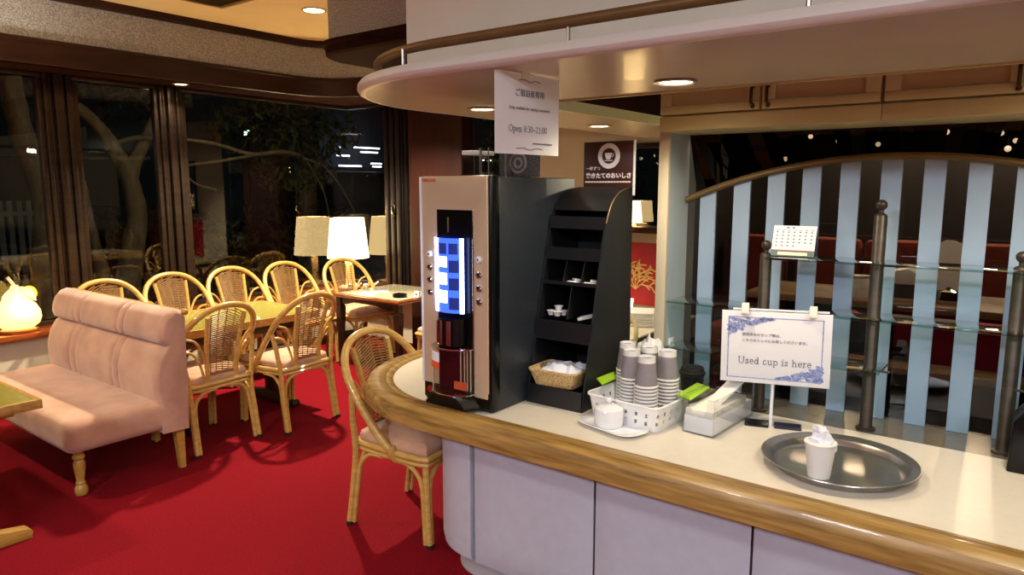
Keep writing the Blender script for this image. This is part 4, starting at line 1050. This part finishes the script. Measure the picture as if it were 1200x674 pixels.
# calendar on the glass shelf
cl = thing('desk_calendar', 'white desk calendar standing on the top glass shelf', 'calendar', (-.715, 2.63, 1.2985), R_(3))
mb = MB(); mb.prism([(-.032, 0), (.034, 0), (.034, .004), (.004, .105), (.0, .105), (-.034, .003)], 'x', -.072, .072); obj('easel', mb, 'navy', cl)
lean = R_(-17.8)
def cal(name, x0, x1, z0, z1, m, off): 
    o = obj(name, MB().box((x0, -off-.0006, z0), (x1, -off, z1)), m, cl); o.location = (0, -.034, .002); o.rotation_euler = (lean, 0, 0); return o
pg = cal('page', -.073, .073, .022, .112, 'paper', .001); cal('red_line', -.073, .073, .020, .0225, 'red_print', .0015); cal('foot_strip', -.073, .073, 0, .020, 'cal_green', .001); cal('foot_label', -.05, .05, .004, .015, 'cal_strip', .002)
mb = MB()
for r in range(5):
    for c_ in range(7):
        if r == 4 and c_ > 3: continue
        x = -.062+c_*.0195; z = .086-r*.0125; mb.box((x, -.0022, z), (x+.006, -.0017, z+.004))
o = obj('date_figures', mb, 'ink', pg); 
mb = MB()
for c_ in range(7): mb.box((-.064+c_*.0195, -.0022, .094), (-.064+c_*.0195+.012, -.0017, .0965))
mb.box((-.03, -.0022, .1015), (-.018, -.0017, .107)); mb.box((-.010, -.0022, .1015), (.0, -.0017, .107)); obj('heading_row', mb, 'ink_blue', pg)
# black appliance at right edge
ap = thing('black_dispenser', 'black dispenser at the right edge of the picture below the glass shelves', 'dispenser', (.075, 2.52, Z-.0005))
obj('body', MB().prism([(-.11, 0), (.11, 0), (.11, .17), (.09, .215), (-.06, .215), (-.105, .15)], 'y', -.07, .07, .006), 'black_gloss', ap)
obj('lid', MB().box((-.055, -.06, .2152), (.085, .06, .23), .004), 'black_matte', ap)
# hours notice hung under the canopy
nt_ = thing('hours_notice', 'white paper notice of opening hours hanging from the canopy', 'sign', (-1.283, 1.62, 1.88), R_(-5))
Rg = []
for i in range(13):
    u = i/12; bow = .006*math.sin(PI*u); Rg.append([(bow, u*.293, -.238), (bow+.0008, u*.293, -.238), (bow+.0008+.0, u*.293, -.004), (bow, u*.293, -.004)])
ns = obj('sheet', MB().rings(Rg), 'paper', nt_)
text('lettering', 'ご宿泊者専用', .0225, 'ink', ns, (.0085, .146, -.062), RXX, 'CENTER', sx=1.0)
text('lettering', 'Only available for staying customers', .0128, 'ink', ns, (.0085, .146, -.105), RXX, 'CENTER')
serif('lettering', 'Open 8:30~21:00', .0255, 'ink', ns, (.0085, .138, -.165), RXX)
mb = MB()
for k in range(9): mb.box((.0068, .160+k*.0105, -.207), (.0078, .160+k*.0105+.008, -.2035))
obj('fine_print', mb, 'ink', ns)
mb = MB()
for z, w_ in ((-.025, .05), (-.222, .06)):
    mb.tube(cat([(.0075, .146-w_, z), (.0085, .146-w_*.5, z+.003), (.009, .146, z-.003), (.0085, .146+w_*.5, z+.003), (.0075, .146+w_, z)], 5), .0008, 5)
obj('flourish', mb, 'ink_black', ns)
obj('tape', MB().box((-.001, .11, -.02), (.009, .14, 0)), 'clear_ribbon', nt_)

# ================================================================ BEYOND THE BAR
ns_ = thing('napkin_stack', 'stack of white paper napkins on the inner worktop behind the rack', 'napkins', (-1.93, 3.82, Z), R_(20))
for k in range(6): obj('napkin', MB().box((-.10, -.10, .002+k*.014), (.10, .10, .014+k*.014), .004), 'paper', ns_, rot=(0, 0, .03*(k % 3)))
cb = tag(obj('white_cable', MB().tube(cat([(-1.88, 3.58, Z+.016), (-1.80, 3.50, Z+.09), (-1.735, 3.42, Z+.07), (-1.70, 3.35, Z-.0), (-1.69, 3.3, .45)], 8), .012, 8), 'cabinet'), 'cream cable curving over the inner edge of the worktop', 'cable')
ps = thing('framed_poster', 'red poster with golden branching plant on the far back wall', 'poster', (-2.62, YB-.006, .90))
obj('panel', MB().box((-.30, -.012, -.26), (.30, 0, .22), .002), 'poster_red', ps)
rnd = random.Random(2); mb = MB()
def branch(p, a, L, d):
    q = (p[0]+L*math.cos(a), p[1]+L*math.sin(a)); mb.tube([(p[0], -.0125, p[1]), (q[0], -.0125, q[1])], .0045 if d > 1 else .006, 4, flat=1)
    for k in range(3):
        if d > 0: branch((p[0]+(q[0]-p[0])*(.45+.27*k), p[1]+(q[1]-p[1])*(.45+.27*k)), a+rnd.uniform(.5, .9)*(1 if k % 2 else -1), L*rnd.uniform(.5, .66), d-1)
for a in (40, 68, 92, 115, 140): branch((.13, -.14), R_(a), .14, 2)
obj('golden_plant', mb, 'poster_gold', ps)
sb = thing('sideboard', 'low cream sideboard below the red poster on the back wall', 'sideboard', (-2.65, 4.72, 0))
obj('carcass', MB().box((-.40, -.12, 0), (.42, .16, .56), .004), 'dark_wood', sb); obj('top', MB().box((-.42, -.14, .56), (.43, .165, .615), .004), 'cabinet', sb)
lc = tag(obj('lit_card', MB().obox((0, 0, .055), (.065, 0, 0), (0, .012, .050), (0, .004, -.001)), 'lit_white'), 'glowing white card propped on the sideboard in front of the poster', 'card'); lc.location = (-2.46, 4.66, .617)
mb = MB(); mb.box((-2.90, YB-.14, 1.20), (-2.24, YB-.03, 1.245), .004); struct('trim_32', mb, 'dark_wood')
# room seen between the strips
bc = thing('back_counter', 'dark back counter seen between the blue strips', 'counter', (.0, 4.15, 0))
obj('carcass', MB().box((-1.3, -.25, 0), (1.6, .25, .94)), 'back_counter', bc); obj('top', MB().box((-1.3, -.28, .94), (1.6, .26, .975), .003), 'pine_table', bc)
obj('lower_shelf', MB().box((-1.3, -.42, .66), (1.6, -.25, .69), .003), 'pine_table', bc)
wm = thing('white_box_machine', 'small white appliance on the back counter seen between strips', 'appliance', (-.555, 4.03, .975))
obj('body', MB().prism([(-.09, 0), (.09, 0), (.09, .13), (.03, .17), (-.09, .14)], 'y', -.08, .08, .006), 'plastic_white', wm); obj('front', MB().box((-.06, -.083, .02), (.06, -.08, .09)), 'ink', wm)
wj = tag(obj('white_jug', MB().lathe([(0, 0), (.05, 0), (.055, .06), (.04, .10), (.045, .11), (0, .11)], (0,0,0), 16), 'plastic_white'), 'white jug on the back counter near the middle steel post', 'jug'); wj.location = (-.755, 4.03, .975)
kt2 = tag(obj('steel_kettle', MB().lathe([(0, 0), (.07, 0), (.075, .02), (.05, .06), (.012, .07), (.012, .08), (0, .08)], (0,0,0), 18), 'chrome'), 'low steel pot on the back counter left of the right post', 'pot'); kt2.location = (-.36, 4.05, .975)
for i, x in enumerate((-2.0, -1.45, -.95, -.40, .15)):
    s_ = thing('red_bench', ['red upholstered bench, leftmost beyond the bar', 'red upholstered bench behind the calendar', 'red upholstered bench behind the middle post', 'red upholstered bench behind the white appliance', 'red upholstered bench beyond the right post'][i], 'bench', (x+.1, 5.7, 0), 0, 'red benches beyond the bar')
    obj('seat', MB().box((-.24, -.3, .15), (.24, .25, .45), .04), 'seat_red', s_); obj('backrest', MB().box((-.24, .15, .45), (.24, .28, 1.15), .05), 'seat_red', s_)
    for lx in (-.2, .2):
        for ly in (-.25, .22): obj('leg', MB().box((lx-.02, ly-.02, 0), (lx+.02, ly+.02, .16)), 'dark_wood', s_)
pl2 = thing('added_counter_lamp', 'added lamp hidden above the bar arch, brightening the back counter', 'lamp', (-.45, 3.9, 2.05))  # lamp added out of sight to light the back counter items
obj('shade', MB().lathe([(.02, .06), (.12, 0), (.115, 0), (.02, .05)], (0,0,0), 20, caps=False), 'dark_frame', pl2); obj('bulb', MB().sphere((0, 0, .01), .025, 8), 'bulb', pl2); obj('cord', MB().tube([(0, 0, .05), (0, 0, .29)], .004, 6), 'rubber', pl2)
ld = bpy.data.lights.new('lamp_light', 'POINT'); ld.energy = 16; ld.color = WARM2; ld.shadow_soft_size = .05
lo = bpy.data.objects.new('lamp_light', ld); COL.objects.link(lo); lo.parent = pl2; lo.location = (0, 0, -.04)
tw = tag(obj('hanging_towel', MB().prism([(-.075, -.28), (.075, -.28), (.07, .0), (.02, .03), (-.02, .03), (-.07, 0)], 'y', -.01, .01), 'paper'), 'white towel hanging beyond the strips, left of the right post', 'towel'); tw.location = (-.42, 4.6, 1.22)
tw2 = tag(obj('towel_rail', MB().tube([(-1.3, 4.6, 1.252), (1.4, 4.6, 1.252)], .006, 6).tube([(-1.3, 4.6, 1.252), (-1.3, 4.6, 0)], .008, 6).tube([(1.4, 4.6, 1.252), (1.4, 4.6, 0)], .008, 6), 'pole_steel'), 'thin steel rail carrying the white towel beyond the bar', 'rail')
dup(ch, (-.06, 4.98, 0), R_(250), 'rattan chair seen through the bar glass next to the right post')
GB = 'added lights in the room beyond the bar'  # bulbs added for sparkle and fill light in this room
for i, (x, y, z) in enumerate(((-1.9, 5.6, 2.2), (-1.3, 6.3, 2.35), (-.8, 5.4, 2.3), (-.3, 6.2, 2.3), (.3, 5.8, 2.25))):
    p = thing('added_bulb', ['leftmost added pendant bulb beyond the bar', 'second added pendant bulb from the left beyond the bar', 'third added pendant bulb from the left beyond the bar', 'fourth added pendant bulb from left beyond the bar', 'rightmost added pendant bulb beyond the bar'][i], 'lamp', (x, y, z), 0, GB)
    obj('bulb', MB().sphere((0, 0, 0), .025, 8), 'bulb', p); obj('cord', MB().tube([(0, 0, .02), (0, 0, CZ-z)], .004, 6), 'rubber', p)
    if i in (1, 3):
        ld = bpy.data.lights.new('lamp_light', 'POINT'); ld.energy = 45; ld.color = WARM2; ld.shadow_soft_size = .05
        lo = bpy.data.objects.new('lamp_light', ld); COL.objects.link(lo); lo.parent = p; lo.location = (0, 0, -.06)

for i in range(30):  # unseen bulbs added to give the fan mirrors points of light
    rr = random.Random(40+i); z = rr.uniform(1.75, 2.45)
    p = thing('added_bulb', 'added unseen bulb behind the viewpoint, sparkling in the fan mirrors', 'lamp', (-5.2+i*.3, rr.uniform(-4.7, -2.6), z), 0, 'added bulbs behind the viewpoint')
    obj('bulb', MB().sphere((0, 0, 0), .03, 8), 'bulb', p); obj('cord', MB().tube([(0, 0, .02), (0, 0, CZ-z)], .004, 6), 'rubber', p)
sl = thing('track_spotlight', 'small yellow lit spotlight inside the dark opening above the bar', 'lamp', (-1.855, 3.0, 2.40))
obj('stem', MB().tube([(0, 0, 0), (0, 0, -.13)], .008, 8), 'dark_frame', sl); obj('shade', MB().lathe([(.02, -.10), (.045, -.13), (.05, -.24), (.046, -.24), (.02, -.13)], (0,0,0), 18, caps=False), 'dark_frame', sl); obj('bulb', MB().sphere((0, 0, -.235), .03, 8), 'gourd', sl)
# ================================================================ OUTSIDE
el = thing('added_garden_light', 'added lamp under the eaves, lighting the garden trees', 'lamp', (-6.15, 4.2, 2.72))  # lamp added to lift the trees out of the dark
obj('housing', MB().lathe([(0, 0), (.07, 0), (.07, -.05), (.06, -.055), (0, -.055)], (0,0,0), 16), 'dark_frame', el); obj('lens', MB().lathe([(0, -.055), (.05, -.056), (.05, -.06), (0, -.06)], (0,0,0), 16), 'bulb', el)
ld = bpy.data.lights.new('lamp_light', 'SPOT'); ld.energy = 26; ld.color = WARM2; ld.spot_size = R_(150); ld.shadow_soft_size = .05
lo = bpy.data.objects.new('lamp_light', ld); COL.objects.link(lo); lo.parent = el; lo.location = (0, 0, -.07); lo.rotation_euler = (0, R_(35), 0)
mb = MB(); mb.box((-6.6, -5.0, 2.72), (-5.90, 5.6, 2.78)); struct('eaves', mb, 'dark_wood')
mb = MB(); mb.box((-30, -12, -.25), (-5.92, 30, -.15)); mb.box((-5.92, 5.0, -.25), (-2.35, 30, -.15)); struct('ground', mb, 'soil')
def tree(name, label, trunks, r0, group=None):
    t = thing(name, label, 'tree', (trunks[0][0][0], trunks[0][0][1], -.15), 0, group); o = t.location
    for i, (pts) in enumerate(trunks):
        c = cat([(x-o[0], y-o[1], z+.15) for x, y, z in pts], 6); m_ = len(c); ra, rb = r0[i]
        rr = random.Random(i+5); mb = MB(); mb.tube(c, [ra+(rb-ra)*k/(m_-1)+rr.uniform(-.04, .04)*ra for k in range(m_)], 10); obj('trunk' if i == 0 else 'branch', mb, 'bark', t)
    return t
def foliage(parent, c, s, n, seed, m='leaf', size=.07):
    rnd = random.Random(seed); vs = []; fs = []; o = parent.location if parent else Vector((0,0,0))
    for k in range(n):
        while True:
            p = Vector((rnd.uniform(-1,1), rnd.uniform(-1,1), rnd.uniform(-1,1)))
            if .25 < p.length < 1: break
        p = Vector((c[0]+p.x*s[0], c[1]+p.y*s[1], c[2]+p.z*s[2])) - o
        u = Vector((rnd.uniform(-1,1), rnd.uniform(-1,1), rnd.uniform(-1,1))).normalized(); w = u.orthogonal().normalized()
        L = size*rnd.uniform(.6, 1.3); b = len(vs); vs += [p-u*L, p+w*L*.32, p+u*L, p-w*L*.32]; fs.append((b, b+1, b+2, b+3))
    mb = MB(); mb.add(vs, fs); return obj('foliage', mb, m, parent)
t1 = tree('garden_tree', 'pale forked tree trunk outside the second window pane', [[(-8.2, 3.62, -.15), (-8.2, 3.70, .43), (-8.2, 3.80, .9), (-8.2, 3.86, 1.24), (-8.2, 3.79, 1.67), (-8.2, 3.64, 1.99), (-8.2, 3.50, 2.2), (-8.2, 3.28, 2.42)], [(-8.2, 3.80, 1.62), (-8.2, 3.90, 1.86), (-8.2, 3.99, 2.02), (-8.2, 4.2, 2.45)], [(-8.2, 3.62, -.1), (-8.2, 3.45, .6), (-8.2, 3.38, 1.0), (-8.3, 3.36, 1.6)], [(-8.2, 3.64, 1.99), (-8.1, 3.9, 2.08), (-7.9, 4.2, 2.06)]], [(.15, .05), (.09, .05), (.10, .03), (.03, .02)], 'garden trees outside the windows')
foliage(t1, (-8.6, 3.8, 3.0), (1.0, 1.3, .8), 900, 1, 'leaf_dark')
t2 = tree('garden_tree', 'leaning tree trunk outside the leftmost window pane', [[(-8.2, 2.90, -.15), (-8.2, 2.90, .57), (-8.2, 2.97, 1.3), (-8.2, 2.92, 1.7), (-8.2, 2.80, 2.05), (-8.2, 2.74, 2.6)], [(-8.2, 2.92, 1.7), (-8.2, 3.1, 2.1), (-8.3, 3.2, 2.6)]], [(.15, .10), (.05, .03)], 'garden trees outside the windows')
foliage(t2, (-8.8, 2.3, 2.9), (.9, 1.0, .7), 600, 2, 'leaf_dark')
t3 = tree('garden_tree', 'spreading tree with long drooping boughs outside the wide window', [[(-9.0, 6.8, -.15), (-8.8, 6.6, .8), (-8.6, 6.5, 1.9), (-8.6, 6.5, 3.0)], [(-8.6, 6.5, 1.7), (-7.7, 5.75, 1.9), (-7.6, 5.37, 1.96), (-7.6, 4.96, 1.92), (-7.6, 4.48, 2.02), (-7.6, 4.0, 2.06)], [(-7.6, 5.05, 1.92), (-7.6, 4.57, 1.83), (-7.6, 4.0, 1.75)], [(-7.65, 5.5, 1.94), (-7.6, 6.0, 1.80), (-7.6, 6.3, 1.50), (-7.6, 6.5, 1.2)], [(-7.6, 4.48, 1.5), (-7.6, 4.2, 1.6), (-7.6, 4.0, 1.9)], [(-7.6, 5.75, 1.85), (-7.5, 5.9, 1.5), (-7.5, 6.0, 1.1)]], [(.16, .08), (.035, .015), (.02, .012), (.022, .008), (.012, .006), (.012, .006)], 'garden trees outside the windows')
foliage(t3, (-8.4, 6.0, 2.3), (.9, 1.1, .5), 900, 3); foliage(t3, (-7.8, 5.7, 1.75), (.3, .7, .3), 300, 6)
GSH = 'shrubs outside the windows'
for i, (c, s, n_, m_, lab) in enumerate((((-8.9, 6.4, .7), (.6, 1.2, .8), 900, 'leaf', 'leafy shrub outside behind the lamp in the window corner'), ((-9.5, 4.6, .6), (.6, 1.2, .8), 700, 'leaf_dark', 'dark shrub outside the wide window'), ((-9.0, 2.4, .3), (.5, .7, .5), 400, 'leaf_dark', 'low dark shrub outside the leftmost window'), ((-5.4, 7.6, 1.7), (.8, .6, .9), 900, 'leaf', 'leafy shrub outside to the right of the window corner'), ((-4.6, 7.2, 1.6), (1.0, .5, 1.0), 1100, 'leaf', 'leafy shrub outside behind the coffee machine'))):
    s0 = thing('garden_shrub', lab, 'shrub', (c[0], c[1], -.15), 0, GSH); foliage(s0, c, s, n_, 20+i, m_)
    mb = MB()
    for k in range(5): mb.tube([(0, 0, 0), (.2*math.cos(k*1.3), .2*math.sin(k*1.3), c[2])], .012, 5)
    obj('stems', mb, 'bark', s0)
fe = thing('garden_fence', 'pale slatted garden fence outside the leftmost window', 'fence', (-11.0, 3.4, -.15))
mb = MB()
for k in range(16): mb.box((-.02, -1.0+k*.11, 0), (.02, -1.0+k*.11+.06, 1.5))
obj('slats', mb, 'fence_white', fe); mb = MB(); mb.box((.02, -1.05, .3), (.05, .75, .36)); mb.box((.02, -1.05, 1.3), (.05, .75, 1.36)); obj('rails', mb, 'fence_white', fe)
bd = thing('neighbouring_building', 'distant building with rows of white strip lights seen through the window corner', 'building', (-13.4, 11.3, -.15))
obj('facade', MB().box((-.6, -1.6, 0), (-.2, 2.2, 3.6)), 'concrete', bd); obj('floor_slab', MB().box((-.2, -1.6, 2.02), (.5, 2.2, 2.12)), 'concrete', bd)
for (y0, y1, z) in ((10.66, 10.90, 2.42), (11.19, 11.98, 2.43), (10.68, 11.05, 2.23), (11.39, 11.92, 2.33), (10.69, 11.40, 2.0), (11.70, 12.03, 2.07), (11.75, 12.02, 2.0)):
    obj('strip_light', MB().tube([(.36, y0-11.3, z+.15), (.36, y1-11.3, z+.15)], .016, 8), 'tube_light', bd)
ld = bpy.data.lights.new('building_light', 'AREA'); ld.energy = 16; ld.color = COOL; ld.size = 1.2
lo = bpy.data.objects.new('building_light', ld); COL.objects.link(lo); lo.parent = bd; lo.location = (.45, 0, 2.3); lo.rotation_euler = (0, R_(-70), 0)
for nm, m_, loc, lab in (('garden_lamp', 'green_bulb', (-13.0, 8.41, 2.58), 'greenish lamp high outside the wide window'), ('garden_lamp', 'orange_bulb', (-13.0, 9.38, 1.88), 'small orange lamp outside the wide window')):
    g_ = thing(nm, lab, 'lamp', (loc[0], loc[1], -.15), 0, 'lamps in the garden')
    obj('globe', MB().sphere((0, 0, loc[2]+.15), .07 if 'green' in lab else .05, 8), m_, g_); obj('pole', MB().tube([(0, 0, 0), (0, 0, loc[2]+.08)], .03, 8), 'dark_frame', g_)
